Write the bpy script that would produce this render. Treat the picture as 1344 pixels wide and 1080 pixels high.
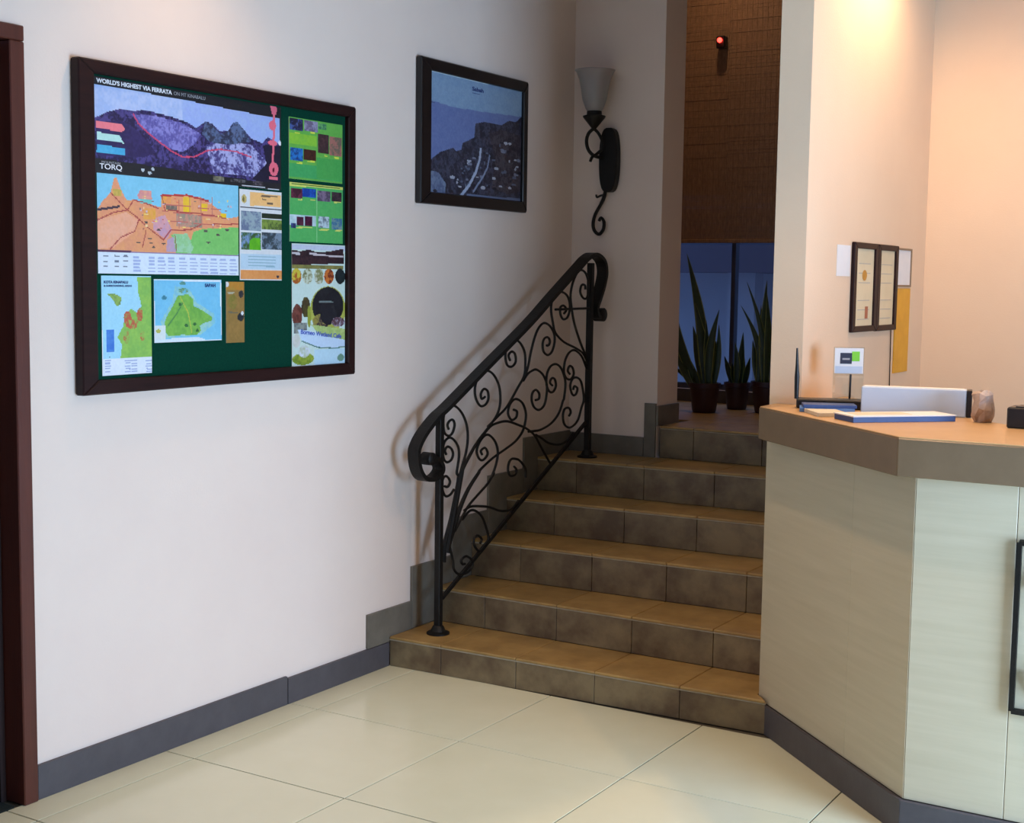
import bpy, bmesh, math, random
import numpy as np
from mathutils import Vector, Matrix
random.seed(4); rng = np.random.default_rng(7)
for o in list(bpy.data.objects): bpy.data.objects.remove(o)
C = bpy.context.scene.collection
scn = bpy.context.scene
PI = math.pi

# ------------------------------------------------------------ camera
cam = bpy.data.cameras.new('camera'); co = bpy.data.objects.new('camera', cam); C.objects.link(co)
YAW, PIT, ROL = -0.5514, 0.0955, 0.0141
cy, sy, cp, sp, cr, sr_ = math.cos(YAW), math.sin(YAW), math.cos(PIT), math.sin(PIT), math.cos(ROL), math.sin(ROL)
f = Vector((sy*cp, cy*cp, -sp)); r0 = Vector((cy, -sy, 0)); u0 = r0.cross(f)
r = cr*r0 + sr_*u0; u = -sr_*r0 + cr*u0
co.matrix_world = Matrix(((r.x, u.x, -f.x, 3.1622), (r.y, u.y, -f.y, -4.2147), (r.z, u.z, -f.z, 1.5097), (0, 0, 0, 1)))
cam.sensor_width = 36; cam.sensor_fit = 'HORIZONTAL'; cam.lens = 1801.2*36/1344; cam.clip_start = 0.05
scn.camera = co

# ------------------------------------------------------------ world, lamps, exposure
wd = bpy.data.worlds.new('dusk_sky'); scn.world = wd; wd.use_nodes = True
bg = wd.node_tree.nodes['Background']; bg.inputs[0].default_value = (0.21, 0.33, 0.64, 1); bg.inputs[1].default_value = 1.3
def lamp(kind, name, loc, energy, col, rot=(0, 0, 0), size=.1, sizey=None, spot=None, blend=.5):
    l = bpy.data.lights.new(name, kind); o = bpy.data.objects.new(name, l); C.objects.link(o)
    o.location = loc; o.rotation_euler = rot; l.energy = energy; l.color = col
    if kind == 'AREA':
        l.size = size
        if sizey: l.shape = 'RECTANGLE'; l.size_y = sizey
    else: l.shadow_soft_size = size
    if spot: l.spot_size = spot; l.spot_blend = blend
    return o
WARM = (1.0, 0.62, 0.34)
# daylight coming in through the big window in the right-hand wall (behind the frame's right edge)
lamp('AREA', 'window_daylight', (4.42, -1.3, 0.95), 165, (0.48, 0.70, 1.0), (0, PI/2, 0), 1.4, 1.4)
# daylight from the glazed entrance behind the camera
lamp('AREA', 'entrance_daylight', (2.2, -7.3, 1.7), 9, (0.60, 0.76, 1.0), (PI/2, 0, 0), 2.4, 1.8)
DOWN = [((0.42, -1.12, 3.0), 27, 'lobby'), ((1.76, 0.78, 3.0), 72, 'reception'), ((2.60, 0.15, 3.0), 44, 'reception'),
        ((1.75, -.95, 3.0), 74, 'lobby'), ((3.6, -2.2, 3.0), 5, 'lobby'), ((0.30, 2.25, 3.62), 24, 'upper landing')]
for L_, e_, g_ in DOWN: lamp('SPOT', 'downlight_beam', (L_[0], L_[1], L_[2]-.03), e_, WARM, (0, 0, 0), .04, spot={'reception': 2.5, 'lobby': 1.75}.get(g_, 2.0), blend=.9)
scn.view_settings.view_transform = 'Standard'; scn.view_settings.look = 'None'
scn.view_settings.exposure = 0.0; scn.view_settings.gamma = 1.0; scn.view_settings.use_curve_mapping = False

# ------------------------------------------------------------ railing curves (y, z) in the railing plane
SCROLLS = [
  [(0.194,0.397),(0.204,0.467),(0.244,0.567),(0.27,0.652),(0.288,0.724),(0.277,0.746),(0.29,0.806),(0.284,0.847),(0.255,0.878),(0.225,0.889),(0.195,0.875),(0.185,0.843),(0.191,0.809),(0.213,0.793),(0.24,0.8),(0.251,0.823),(0.237,0.846),(0.212,0.854),(0.198,0.84),(0.207,0.824)],
  [(0.288,0.724),(0.302,0.76),(0.329,0.815),(0.342,0.876),(0.332,0.934),(0.298,0.984),(0.248,1.015),(0.209,1.007),(0.185,0.982),(0.181,0.946),(0.189,0.912),(0.217,0.897),(0.241,0.908),(0.254,0.937),(0.243,0.958),(0.221,0.956),(0.208,0.941),(0.216,0.923)],
  [(0.207,0.433),(0.244,0.56),(0.27,0.645),(0.297,0.734),(0.307,0.76),(0.346,0.802),(0.402,0.857),(0.471,0.906),(0.529,0.95),(0.553,0.987),(0.558,1.025),(0.548,1.075),(0.514,1.119),(0.472,1.141),(0.431,1.136),(0.397,1.111),(0.381,1.077),(0.387,1.036),(0.417,1.003),(0.452,1.004),(0.474,1.027),(0.468,1.059),(0.441,1.069),(0.422,1.051),(0.428,1.03),(0.451,1.037)],
  [(0.483,0.912),(0.553,0.949),(0.619,0.986),(0.698,1.063),(0.741,1.107),(0.749,1.157),(0.742,1.207),(0.712,1.244),(0.674,1.261),(0.631,1.25),(0.605,1.219),(0.603,1.184),(0.618,1.156),(0.652,1.151),(0.677,1.171),(0.67,1.203),(0.645,1.213),(0.624,1.198),(0.636,1.176)],
  [(0.744,1.111),(0.765,1.149),(0.783,1.206),(0.813,1.273),(0.845,1.312),(0.883,1.328),(0.927,1.314),(0.961,1.281),(0.966,1.244),(0.947,1.204),(0.914,1.189),(0.88,1.206),(0.873,1.239),(0.885,1.261),(0.912,1.266),(0.929,1.249),(0.919,1.231),(0.903,1.231)],
  [(0.723,1.087),(0.754,1.114),(0.792,1.128),(0.824,1.13),(0.87,1.108),(0.901,1.07),(0.905,1.026),(0.887,0.975),(0.848,0.956),(0.809,0.97),(0.789,1.0),(0.794,1.032),(0.82,1.044),(0.846,1.026),(0.844,1.004),(0.818,1.0)],
  [(0.218,0.448),(0.266,0.536),(0.299,0.597),(0.354,0.669),(0.422,0.727),(0.439,0.742),(0.521,0.779),(0.599,0.804),(0.679,0.832),(0.731,0.867),(0.753,0.905),(0.758,0.948),(0.731,0.993),(0.681,1.013),(0.641,0.995),(0.626,0.957),(0.652,0.927),(0.686,0.935),(0.691,0.96),(0.666,0.969)],
  [(0.261,0.51),(0.3,0.552),(0.35,0.601),(0.412,0.638),(0.482,0.678),(0.526,0.719),(0.511,0.703),(0.54,0.753),(0.551,0.801),(0.532,0.845),(0.489,0.877),(0.454,0.876),(0.42,0.852),(0.403,0.819),(0.421,0.786),(0.45,0.779),(0.479,0.801),(0.461,0.827),(0.432,0.818),(0.441,0.801)],
  [(0.437,0.878),(0.483,0.909),(0.53,0.922),(0.609,0.925),(0.702,0.9),(0.753,0.883),(0.812,0.851),(0.852,0.809),(0.893,0.765),(0.941,0.715)],
  [(0.779,0.867),(0.825,0.866),(0.877,0.868),(0.956,0.889),(1.016,0.929),(1.049,0.983),(1.056,0.991),(1.066,1.058),(1.045,1.107),(1.017,1.135),(0.982,1.147),(0.942,1.138),(0.916,1.106),(0.914,1.062),(0.935,1.031),(0.966,1.026),(0.989,1.051),(0.978,1.081),(0.954,1.086),(0.941,1.068),(0.961,1.054)],
  [(1.246,1.136),(1.204,1.184),(1.139,1.212),(1.041,1.242),(0.971,1.284),(0.95,1.329),(0.935,1.376),(0.937,1.413),(0.959,1.446),(1.006,1.462),(1.054,1.449),(1.08,1.42),(1.084,1.382),(1.065,1.349),(1.031,1.342),(1.009,1.365),(1.008,1.394),(1.035,1.401),(1.057,1.383),(1.037,1.366)],
  [(1.226,1.175),(1.196,1.203),(1.151,1.265),(1.114,1.33),(1.091,1.397),(1.082,1.449),(1.101,1.505),(1.135,1.546),(1.17,1.558),(1.206,1.543),(1.229,1.506),(1.23,1.464),(1.217,1.434),(1.188,1.434),(1.162,1.46),(1.172,1.491),(1.2,1.491),(1.205,1.472)],
  [(1.243,1.113),(1.205,1.165),(1.168,1.191),(1.125,1.203),(1.084,1.188),(1.057,1.152),(1.052,1.107),(1.074,1.08),(1.109,1.074),(1.133,1.096),(1.121,1.126),(1.096,1.133),(1.083,1.113),(1.101,1.097)],
  [(1.093,0.911),(1.107,0.927),(1.092,0.947),(1.057,0.945),(1.044,0.916),(1.056,0.878),(1.095,0.859),(1.137,0.867),(1.172,0.892),(1.198,0.943),(1.215,0.973),(1.21,1.011),(1.187,1.062),(1.151,1.08),(1.116,1.074),(1.099,1.044),(1.118,1.006),(1.146,1.004),(1.16,1.03),(1.134,1.042),(1.124,1.026)],
  [(0.825,0.85),(0.865,0.834),(0.925,0.806),(1.007,0.791),(1.069,0.801),(1.124,0.834)],
  [(0.765,0.671),(0.761,0.708),(0.738,0.733),(0.719,0.747),(0.7,0.756),(0.659,0.762),(0.637,0.746),(0.632,0.715),(0.648,0.692),(0.682,0.691),(0.694,0.712),(0.675,0.728)],
  [(0.311,0.551),(0.356,0.579),(0.396,0.577),(0.443,0.547),(0.474,0.497),(0.493,0.448),(0.469,0.416),(0.429,0.405),(0.393,0.435),(0.393,0.463),(0.416,0.472),(0.445,0.452),(0.434,0.436)],
  [(0.221,0.465),(0.247,0.392),(0.253,0.36),(0.287,0.334),(0.343,0.331),(0.377,0.354),(0.371,0.379),(0.336,0.399),(0.303,0.39),(0.309,0.372),(0.328,0.369)],
  [(0.259,0.68),(0.237,0.662),(0.209,0.658),(0.19,0.675),(0.181,0.709),(0.192,0.735),(0.214,0.736),(0.233,0.714),(0.22,0.695),(0.198,0.699)],
  [(0.322,0.587),(0.367,0.597),(0.425,0.591),(0.496,0.578),(0.581,0.551),(0.655,0.549),(0.707,0.58)],
  [(0.961,1.385),(1.24,1.388)],
]
HANDRAIL = [(0.093, 0.825), (0.136, 0.809), (0.156, 0.771), (0.118, 0.742), (0.056, 0.746), (0.019, 0.78), (0.004, 0.831), (0.008, 0.871), (0.052, 0.923), (0.129, 0.979), (0.205, 1.018), (0.456, 1.161), (0.753, 1.328), (0.937, 1.445), (1.142, 1.573), (1.205, 1.611), (1.269, 1.629), (1.336, 1.603), (1.358, 1.552), (1.34, 1.489), (1.309, 1.431), (1.285, 1.386), (1.306, 1.348), (1.346, 1.358)]
BOTTOM = [(0.183, 0.255), (1.244, 0.876)]
KNOB1 = (0.088, 0.82)
KNOB2 = (1.339, 1.358)
POST1 = (0.16, 0.115)
POST2 = (1.254, 0.711)
P2TOP = 1.591
# ------------------------------------------------------------ artwork of the printed sheets
PRINTS = {
 'A': ((-1.432, -0.621, 1.801, 2.078), [
  ('f',(30,30,36),None,0.15,(20,20,28)),
  ('p',(165,190,238),[(-0.002,0.079),(0.439,0.097),(0.435,0.949),(-0.007,0.791)],0.35,(205,215,245)),
  ('p',(160,186,238),[(0.439,0.097),(0.939,0.137),(0.991,0.137),(0.99,0.863),(0.435,0.949)],0.4,(150,170,240)),
  ('p',(78,70,135),[(0.006,0.433),(0.062,0.354),(0.127,0.3),(0.189,0.303),(0.244,0.271),(0.301,0.285),(0.378,0.303),(0.457,0.336),(0.51,0.39),(0.559,0.303),(0.593,0.31),(0.636,0.386),(0.686,0.372),(0.709,0.285),(0.739,0.249),(0.775,0.329),(0.819,0.422),(0.887,0.458),(0.919,0.375),(0.957,0.412),(0.991,0.448),(0.99,0.928),(0.864,0.935),(0.642,0.917),(0.396,0.881),(0.006,0.841)],0.9,(35,28,70)),
  ('p',(140,138,210),[(0.177,0.339),(0.301,0.318),(0.437,0.357),(0.535,0.448),(0.497,0.578),(0.436,0.679),(0.338,0.639),(0.25,0.498)],0.8,(95,90,165)),
  ('p',(45,36,84),[(0.009,0.473),(0.133,0.419),(0.213,0.509),(0.299,0.715),(0.242,0.783),(0.023,0.819)],0.5,(60,50,110)),
  ('p',(70,64,125),[(0.559,0.563),(0.686,0.484),(0.819,0.495),(0.919,0.693),(0.864,0.863),(0.6,0.863)],0.9,(170,175,225)),
  ('p',(30,28,55),[(0.887,0.477),(0.991,0.469),(0.99,0.928),(0.818,0.906),(0.911,0.697)],0.5,(20,18,40)),
  ('p',(45,50,75),[(0.542,0.448),(0.559,0.303),(0.585,0.314),(0.643,0.419),(0.695,0.368),(0.713,0.274),(0.739,0.249),(0.784,0.361),(0.819,0.458),(0.686,0.531),(0.58,0.523)],0.9,(90,110,150)),
  ('l',(210,75,110),[(0.189,0.336),(0.213,0.426),(0.261,0.516),(0.319,0.599),(0.377,0.679),(0.436,0.729),(0.497,0.715),(0.567,0.628),(0.643,0.592),(0.73,0.596),(0.818,0.639)],4.5,(210,75,110)),
  ('p',(242,130,142),[(0.012,0.455),(0.133,0.458),(0.15,0.516),(0.132,0.538),(0.012,0.534)],0,(242,130,142)),
  ('p',(188,232,226),[(0.015,0.57),(0.121,0.581),(0.143,0.657),(0.015,0.65)],0,(188,232,226)),
  ('p',(85,185,225),[(0.015,0.697),(0.145,0.711),(0.145,0.783),(0.014,0.783)],0.3,(50,150,210)),
  ('p',(30,32,38),[(0.006,0.841),(0.396,0.874),(0.685,0.906),(0.994,0.917),(0.994,1.018),(0.005,1.0)],0,(30,32,38)),
  ('e',(190,200,210),(0.233,0.917,0.009,0.018),0,(190,200,210)),
  ('e',(190,200,210),(0.282,0.899,0.009,0.014),0,(190,200,210)),
  ('e',(190,200,210),(0.267,0.942,0.009,0.018),0,(190,200,210)),
  ('p',(135,135,110),[(0.6,0.906),(0.663,0.906),(0.663,0.964),(0.6,0.964)],0.6,(50,50,50)),
  ('p',(95,95,100),[(0.699,0.921),(0.783,0.921),(0.783,0.949),(0.699,0.949)],0.8,(40,40,45)),
  ('p',(95,85,95),[(0.827,0.913),(0.891,0.913),(0.891,0.964),(0.827,0.964)],0.8,(40,40,45)),
  ('l',(200,205,215),[(0.764,0.978),(0.985,0.993)],3,(200,205,215)),
  ('p',(236,112,134),[(0.934,0.0),(0.976,0.007),(0.972,0.09),(0.957,0.112),(0.944,0.09)],0,(236,112,134)),
  ('l',(236,112,134),[(0.957,0.094),(0.957,0.292),(0.953,0.477),(0.948,0.715)],10,(236,112,134)),
  ('e',(236,112,134),(0.948,0.231,0.022,0.058),0,(236,112,134)),
  ('e',(236,112,134),(0.948,0.44,0.028,0.033),0,(236,112,134)),
  ('e',(236,112,134),(0.955,0.751,0.028,0.083),0,(236,112,134)),
  ('e',(90,10,35),(0.954,0.762,0.007,0.029),0,(90,10,35)),
  ('p',(236,112,134),[(0.928,0.848),(0.98,0.848),(0.98,0.884),(0.928,0.884)],0,(236,112,134)),
  ('e',(230,235,245),(0.994,0.43,0.01,0.028),0,(230,235,245)),
 ]),
 'B': ((-1.422, -0.831, 1.512, 1.803), [
  ('f',(135,208,238),None,0.25,(120,195,225)),
  ('p',(240,166,114),[(-0.002,0.368),(0.034,0.279),(0.086,0.186),(0.108,0.045),(0.125,0.028),(0.147,0.127),(0.191,0.255),(0.237,0.241),(0.304,0.255),(0.389,0.289),(0.426,0.299),(0.424,0.176),(0.512,0.172),(0.61,0.148),(0.703,0.162),(0.768,0.196),(0.844,0.282),(0.911,0.372),(0.999,0.344),(0.997,0.792),(-0.01,0.775)],0.35,(232,150,125)),
  ('p',(245,180,150),[(-0.007,0.468),(0.186,0.375),(0.269,0.444),(0.235,0.575),(0.101,0.737),(-0.01,0.761)],0.3,(245,165,120)),
  ('p',(132,205,112),[(0.492,0.582),(0.555,0.578),(0.636,0.627),(0.654,0.537),(0.729,0.499),(0.999,0.461),(0.997,0.792),(0.526,0.768)],0.3,(110,190,100)),
  ('p',(165,215,175),[(0.509,0.568),(0.609,0.561),(0.654,0.706),(0.636,0.768),(0.531,0.764)],0.4,(140,200,120)),
  ('p',(225,150,150),[(0.262,0.196),(0.279,0.141),(0.355,0.141),(0.362,0.231),(0.27,0.227)],0.6,(240,180,140)),
  ('p',(120,205,200),[(0.279,0.227),(0.358,0.227),(0.358,0.269),(0.279,0.269)],0,(120,205,200)),
  ('p',(248,206,45),[(0.583,0.176),(0.637,0.176),(0.637,0.33),(0.583,0.33)],0.5,(240,190,70)),
  ('p',(248,206,45),[(0.712,0.231),(0.757,0.231),(0.757,0.306),(0.712,0.306)],0.5,(240,190,70)),
  ('p',(248,206,45),[(0.859,0.317),(0.906,0.317),(0.906,0.372),(0.859,0.372)],0.5,(240,190,70)),
  ('p',(248,206,45),[(0.468,0.688),(0.504,0.688),(0.504,0.733),(0.468,0.733)],0.5,(240,190,70)),
  ('p',(238,190,100),[(0.103,0.151),(0.156,0.151),(0.156,0.213),(0.103,0.213)],0.7,(190,170,80)),
  ('p',(226,165,170),[(0.37,0.423),(0.45,0.375),(0.5,0.53),(0.456,0.637),(0.37,0.54)],0.7,(200,160,190)),
  ('p',(205,150,130),[(0.529,0.355),(0.72,0.355),(0.72,0.492),(0.529,0.492)],0.9,(150,150,130)),
  ('p',(240,175,70),[(0.303,0.313),(0.387,0.313),(0.387,0.434),(0.303,0.434)],0.5,(240,160,110)),
  ('p',(170,140,120),[(0.458,0.258),(0.538,0.258),(0.538,0.313),(0.458,0.313)],0.8,(120,110,100)),
  ('p',(245,185,60),[(0.429,0.182),(0.494,0.182),(0.494,0.255),(0.429,0.255)],0.6,(240,150,110)),
  ('p',(205,160,180),[(0.465,0.637),(0.509,0.596),(0.526,0.757),(0.455,0.761)],0.6,(180,170,200)),
  ('l',(178,70,72),[(0.0,0.468),(0.105,0.382),(0.194,0.351),(0.237,0.244)],3.6,(178,70,72)),
  ('l',(178,70,72),[(0.086,0.186),(0.194,0.351),(0.26,0.42),(0.336,0.523),(0.438,0.637)],3.6,(178,70,72)),
  ('l',(178,70,72),[(0.269,0.444),(0.243,0.561),(0.15,0.63),(0.081,0.75)],3.6,(178,70,72)),
  ('l',(178,70,72),[(0.438,0.637),(0.492,0.53),(0.627,0.52),(0.72,0.451),(0.999,0.427)],3.6,(178,70,72)),
  ('l',(178,70,72),[(0.429,0.182),(0.45,0.324),(0.768,0.344),(0.911,0.372)],3.6,(178,70,72)),
  ('l',(178,70,72),[(0.318,0.554),(0.292,0.726)],3.6,(178,70,72)),
  ('l',(178,70,72),[(0.237,0.244),(0.304,0.262),(0.406,0.313)],3.6,(178,70,72)),
  ('l',(190,60,60),[(0.424,0.176),(0.61,0.151),(0.768,0.196)],6,(190,60,60)),
  ('l',(200,120,110),[(0.548,0.182),(0.549,0.513)],2.6,(200,120,110)),
  ('l',(200,120,110),[(0.629,0.172),(0.632,0.506)],2.6,(200,120,110)),
  ('l',(200,120,110),[(0.712,0.162),(0.715,0.499)],2.6,(200,120,110)),
  ('l',(200,120,110),[(0.796,0.151),(0.8,0.492)],2.6,(200,120,110)),
  ('l',(205,110,100),[(0.433,0.262),(0.862,0.282)],2.6,(205,110,100)),
  ('l',(205,110,100),[(0.431,0.337),(0.862,0.365)],2.6,(205,110,100)),
  ('l',(205,110,100),[(0.431,0.43),(0.862,0.458)],2.6,(205,110,100)),
  ('l',(70,55,70),[(0.003,0.365),(0.073,0.344),(0.142,0.32)],7,(70,55,70)),
  ('l',(150,60,60),[(0.519,0.582),(0.531,0.757)],3,(150,60,60)),
  ('e',(90,80,80),(0.32,0.465,0.013,0.01),0,(90,80,80)),
  ('e',(90,80,80),(0.343,0.63,0.014,0.01),0,(90,80,80)),
  ('e',(90,80,80),(0.352,0.675,0.013,0.01),0,(90,80,80)),
  ('e',(90,80,80),(0.369,0.719,0.013,0.011),0,(90,80,80)),
  ('e',(90,80,80),(0.267,0.675,0.014,0.01),0,(90,80,80)),
  ('e',(90,80,80),(0.766,0.644,0.015,0.01),0,(90,80,80)),
  ('e',(90,80,80),(0.839,0.558,0.015,0.01),0,(90,80,80)),
  ('e',(90,80,80),(0.911,0.496,0.015,0.013),0,(90,80,80)),
  ('e',(90,80,80),(0.747,0.523,0.015,0.011),0,(90,80,80)),
  ('e',(90,80,80),(0.404,0.537,0.014,0.01),0,(90,80,80)),
  ('e',(90,80,80),(0.438,0.678,0.015,0.01),0,(90,80,80)),
  ('p',(226,238,250),[(-0.019,0.778),(0.216,0.781),(1.018,0.781),(1.018,1.05),(-0.02,1.064)],0.15,(210,225,245)),
  ('l',(95,60,90),[(-0.01,0.768),(0.216,0.775)],6,(95,60,90)),
  ('l',(150,130,170),[(0.216,0.775),(1.008,0.781)],4,(150,130,170)),
  ('l',(172,188,228),[(0.23,0.83),(0.267,0.83)],4,(172,188,228)),
  ('l',(172,188,228),[(0.23,0.864),(0.277,0.864)],4,(172,188,228)),
  ('l',(172,188,228),[(0.23,0.898),(0.272,0.898)],4,(172,188,228)),
  ('l',(172,188,228),[(0.23,0.933),(0.269,0.933)],4,(172,188,228)),
  ('l',(172,188,228),[(0.23,0.967),(0.277,0.967)],4,(172,188,228)),
  ('l',(172,188,228),[(0.23,1.002),(0.274,1.002)],4,(172,188,228)),
  ('l',(172,188,228),[(0.336,0.83),(0.374,0.83)],4,(172,188,228)),
  ('l',(172,188,228),[(0.336,0.864),(0.374,0.864)],4,(172,188,228)),
  ('l',(172,188,228),[(0.335,0.898),(0.375,0.898)],4,(172,188,228)),
  ('l',(172,188,228),[(0.335,0.936),(0.375,0.936)],4,(172,188,228)),
  ('l',(172,188,228),[(0.335,0.971),(0.377,0.971)],4,(172,188,228)),
  ('l',(172,188,228),[(0.335,1.005),(0.377,1.005)],4,(172,188,228)),
  ('l',(172,188,228),[(0.401,0.83),(0.44,0.83)],4,(172,188,228)),
  ('l',(172,188,228),[(0.401,0.864),(0.446,0.864)],4,(172,188,228)),
  ('l',(172,188,228),[(0.401,0.902),(0.453,0.898)],4,(172,188,228)),
  ('l',(172,188,228),[(0.401,0.936),(0.445,0.936)],4,(172,188,228)),
  ('l',(172,188,228),[(0.399,0.971),(0.451,0.971)],4,(172,188,228)),
  ('l',(172,188,228),[(0.399,1.005),(0.443,1.009)],4,(172,188,228)),
  ('l',(172,188,228),[(0.47,0.83),(0.511,0.83)],4,(172,188,228)),
  ('l',(172,188,228),[(0.47,0.864),(0.512,0.864)],4,(172,188,228)),
  ('l',(172,188,228),[(0.47,0.902),(0.514,0.902)],4,(172,188,228)),
  ('l',(172,188,228),[(0.47,0.936),(0.517,0.936)],4,(172,188,228)),
  ('l',(172,188,228),[(0.47,0.974),(0.519,0.974)],4,(172,188,228)),
  ('l',(172,188,228),[(0.47,1.009),(0.522,1.009)],4,(172,188,228)),
  ('l',(172,188,228),[(0.551,0.83),(0.59,0.83)],4,(172,188,228)),
  ('l',(172,188,228),[(0.551,0.867),(0.598,0.867)],4,(172,188,228)),
  ('l',(172,188,228),[(0.551,0.902),(0.605,0.902)],4,(172,188,228)),
  ('l',(172,188,228),[(0.551,0.94),(0.597,0.94)],4,(172,188,228)),
  ('l',(172,188,228),[(0.549,0.974),(0.604,0.974)],4,(172,188,228)),
  ('l',(172,188,228),[(0.549,1.009),(0.595,1.012)],4,(172,188,228)),
  ('l',(172,188,228),[(0.629,0.83),(0.669,0.83)],4,(172,188,228)),
  ('l',(172,188,228),[(0.627,0.867),(0.676,0.867)],4,(172,188,228)),
  ('l',(172,188,228),[(0.627,0.902),(0.683,0.902)],4,(172,188,228)),
  ('l',(172,188,228),[(0.627,0.94),(0.675,0.94)],4,(172,188,228)),
  ('l',(172,188,228),[(0.627,0.974),(0.681,0.974)],4,(172,188,228)),
  ('l',(172,188,228),[(0.627,1.012),(0.673,1.012)],4,(172,188,228)),
  ('l',(172,188,228),[(0.707,0.83),(0.747,0.83)],4,(172,188,228)),
  ('l',(172,188,228),[(0.707,0.867),(0.756,0.867)],4,(172,188,228)),
  ('l',(172,188,228),[(0.707,0.905),(0.762,0.902)],4,(172,188,228)),
  ('l',(172,188,228),[(0.707,0.94),(0.754,0.94)],4,(172,188,228)),
  ('l',(172,188,228),[(0.707,0.978),(0.761,0.978)],4,(172,188,228)),
  ('l',(172,188,228),[(0.705,1.015),(0.752,1.015)],4,(172,188,228)),
  ('l',(172,188,228),[(0.783,0.83),(0.823,0.83)],4,(172,188,228)),
  ('l',(172,188,228),[(0.781,0.867),(0.827,0.867)],4,(172,188,228)),
  ('l',(172,188,228),[(0.781,0.905),(0.83,0.905)],4,(172,188,228)),
  ('l',(172,188,228),[(0.781,0.943),(0.832,0.943)],4,(172,188,228)),
  ('l',(172,188,228),[(0.781,0.978),(0.835,0.978)],4,(172,188,228)),
  ('l',(172,188,228),[(0.781,1.015),(0.837,1.015)],4,(172,188,228)),
  ('l',(172,188,228),[(0.854,0.83),(0.896,0.83)],4,(172,188,228)),
  ('l',(172,188,228),[(0.854,0.867),(0.906,0.867)],4,(172,188,228)),
  ('l',(172,188,228),[(0.854,0.905),(0.899,0.905)],4,(172,188,228)),
  ('l',(172,188,228),[(0.854,0.943),(0.91,0.943)],4,(172,188,228)),
  ('l',(172,188,228),[(0.854,0.981),(0.901,0.981)],4,(172,188,228)),
  ('l',(172,188,228),[(0.854,1.019),(0.911,1.019)],4,(172,188,228)),
  ('l',(172,188,228),[(0.932,0.83),(0.975,0.83)],4,(172,188,228)),
  ('l',(172,188,228),[(0.932,0.867),(0.981,0.867)],4,(172,188,228)),
  ('l',(172,188,228),[(0.932,0.905),(0.986,0.905)],4,(172,188,228)),
  ('l',(172,188,228),[(0.932,0.943),(0.989,0.943)],4,(172,188,228)),
  ('l',(172,188,228),[(0.932,0.981),(0.977,0.981)],4,(172,188,228)),
  ('l',(172,188,228),[(0.932,1.019),(0.982,1.019)],4,(172,188,228)),
  ('l',(120,130,150),[(0.037,0.823),(0.061,0.823)],4,(120,130,150)),
  ('l',(120,130,150),[(0.108,0.819),(0.134,0.823)],4,(120,130,150)),
  ('l',(120,130,150),[(0.166,0.819),(0.191,0.819)],4,(120,130,150)),
  ('l',(120,130,150),[(0.037,0.878),(0.061,0.878)],4,(120,130,150)),
  ('l',(120,130,150),[(0.108,0.874),(0.134,0.874)],4,(120,130,150)),
  ('l',(120,130,150),[(0.166,0.871),(0.191,0.871)],4,(120,130,150)),
  ('l',(120,130,150),[(0.036,0.929),(0.059,0.929)],4,(120,130,150)),
  ('l',(120,130,150),[(0.108,0.926),(0.132,0.926)],4,(120,130,150)),
  ('l',(120,130,150),[(0.166,0.926),(0.189,0.926)],4,(120,130,150)),
  ('e',(245,215,160),(0.561,0.389,0.007,0.007),0,(245,215,160)),
  ('e',(250,225,120),(0.478,0.437,0.006,0.007),0,(250,225,120)),
  ('e',(150,120,110),(0.668,0.21,0.007,0.01),0,(150,120,110)),
  ('e',(245,215,160),(0.904,0.41,0.007,0.003),0,(245,215,160)),
  ('e',(215,190,200),(0.325,0.351,0.006,0.01),0,(215,190,200)),
  ('e',(235,120,90),(0.876,0.396,0.012,0.003),0,(235,120,90)),
  ('e',(150,120,110),(0.296,0.396,0.005,0.007),0,(150,120,110)),
  ('e',(250,225,120),(0.915,0.179,0.006,0.01),0,(250,225,120)),
  ('e',(250,225,120),(0.587,0.496,0.011,0.007),0,(250,225,120)),
  ('e',(245,215,160),(0.32,0.499,0.01,0.01),0,(245,215,160)),
  ('e',(215,190,200),(0.287,0.341,0.009,0.007),0,(215,190,200)),
  ('e',(215,190,200),(0.94,0.241,0.008,0.01),0,(215,190,200)),
  ('e',(215,190,200),(0.363,0.461,0.007,0.007),0,(215,190,200)),
  ('e',(250,225,120),(0.316,0.379,0.007,0.007),0,(250,225,120)),
  ('e',(250,225,120),(0.757,0.389,0.007,0.007),0,(250,225,120)),
  ('e',(235,120,90),(0.397,0.43,0.01,0.004),0,(235,120,90)),
  ('e',(190,110,100),(0.443,0.468,0.005,0.007),0,(190,110,100)),
  ('e',(215,190,200),(0.801,0.451,0.01,0.01),0,(215,190,200)),
  ('e',(190,110,100),(0.301,0.534,0.012,0.006),0,(190,110,100)),
  ('e',(245,215,160),(0.428,0.224,0.006,0.003),0,(245,215,160)),
  ('e',(190,110,100),(0.338,0.279,0.005,0.003),0,(190,110,100)),
  ('e',(245,215,160),(0.916,0.372,0.009,0.007),0,(245,215,160)),
  ('e',(150,120,110),(0.451,0.258,0.009,0.007),0,(150,120,110)),
  ('e',(245,215,160),(0.771,0.389,0.01,0.007),0,(245,215,160)),
  ('e',(215,190,200),(0.44,0.265,0.01,0.004),0,(215,190,200)),
  ('e',(250,225,120),(0.389,0.444,0.01,0.007),0,(250,225,120)),
  ('e',(235,120,90),(0.37,0.448,0.009,0.01),0,(235,120,90)),
  ('e',(250,225,120),(0.859,0.478,0.01,0.007),0,(250,225,120)),
  ('e',(245,215,160),(0.303,0.317,0.003,0.01),0,(245,215,160)),
  ('e',(215,190,200),(0.555,0.451,0.011,0.007),0,(215,190,200)),
  ('e',(150,120,110),(0.279,0.327,0.007,0.01),0,(150,120,110)),
  ('e',(250,225,120),(0.85,0.2,0.005,0.003),0,(250,225,120)),
  ('e',(245,215,160),(0.313,0.22,0.005,0.004),0,(245,215,160)),
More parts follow.
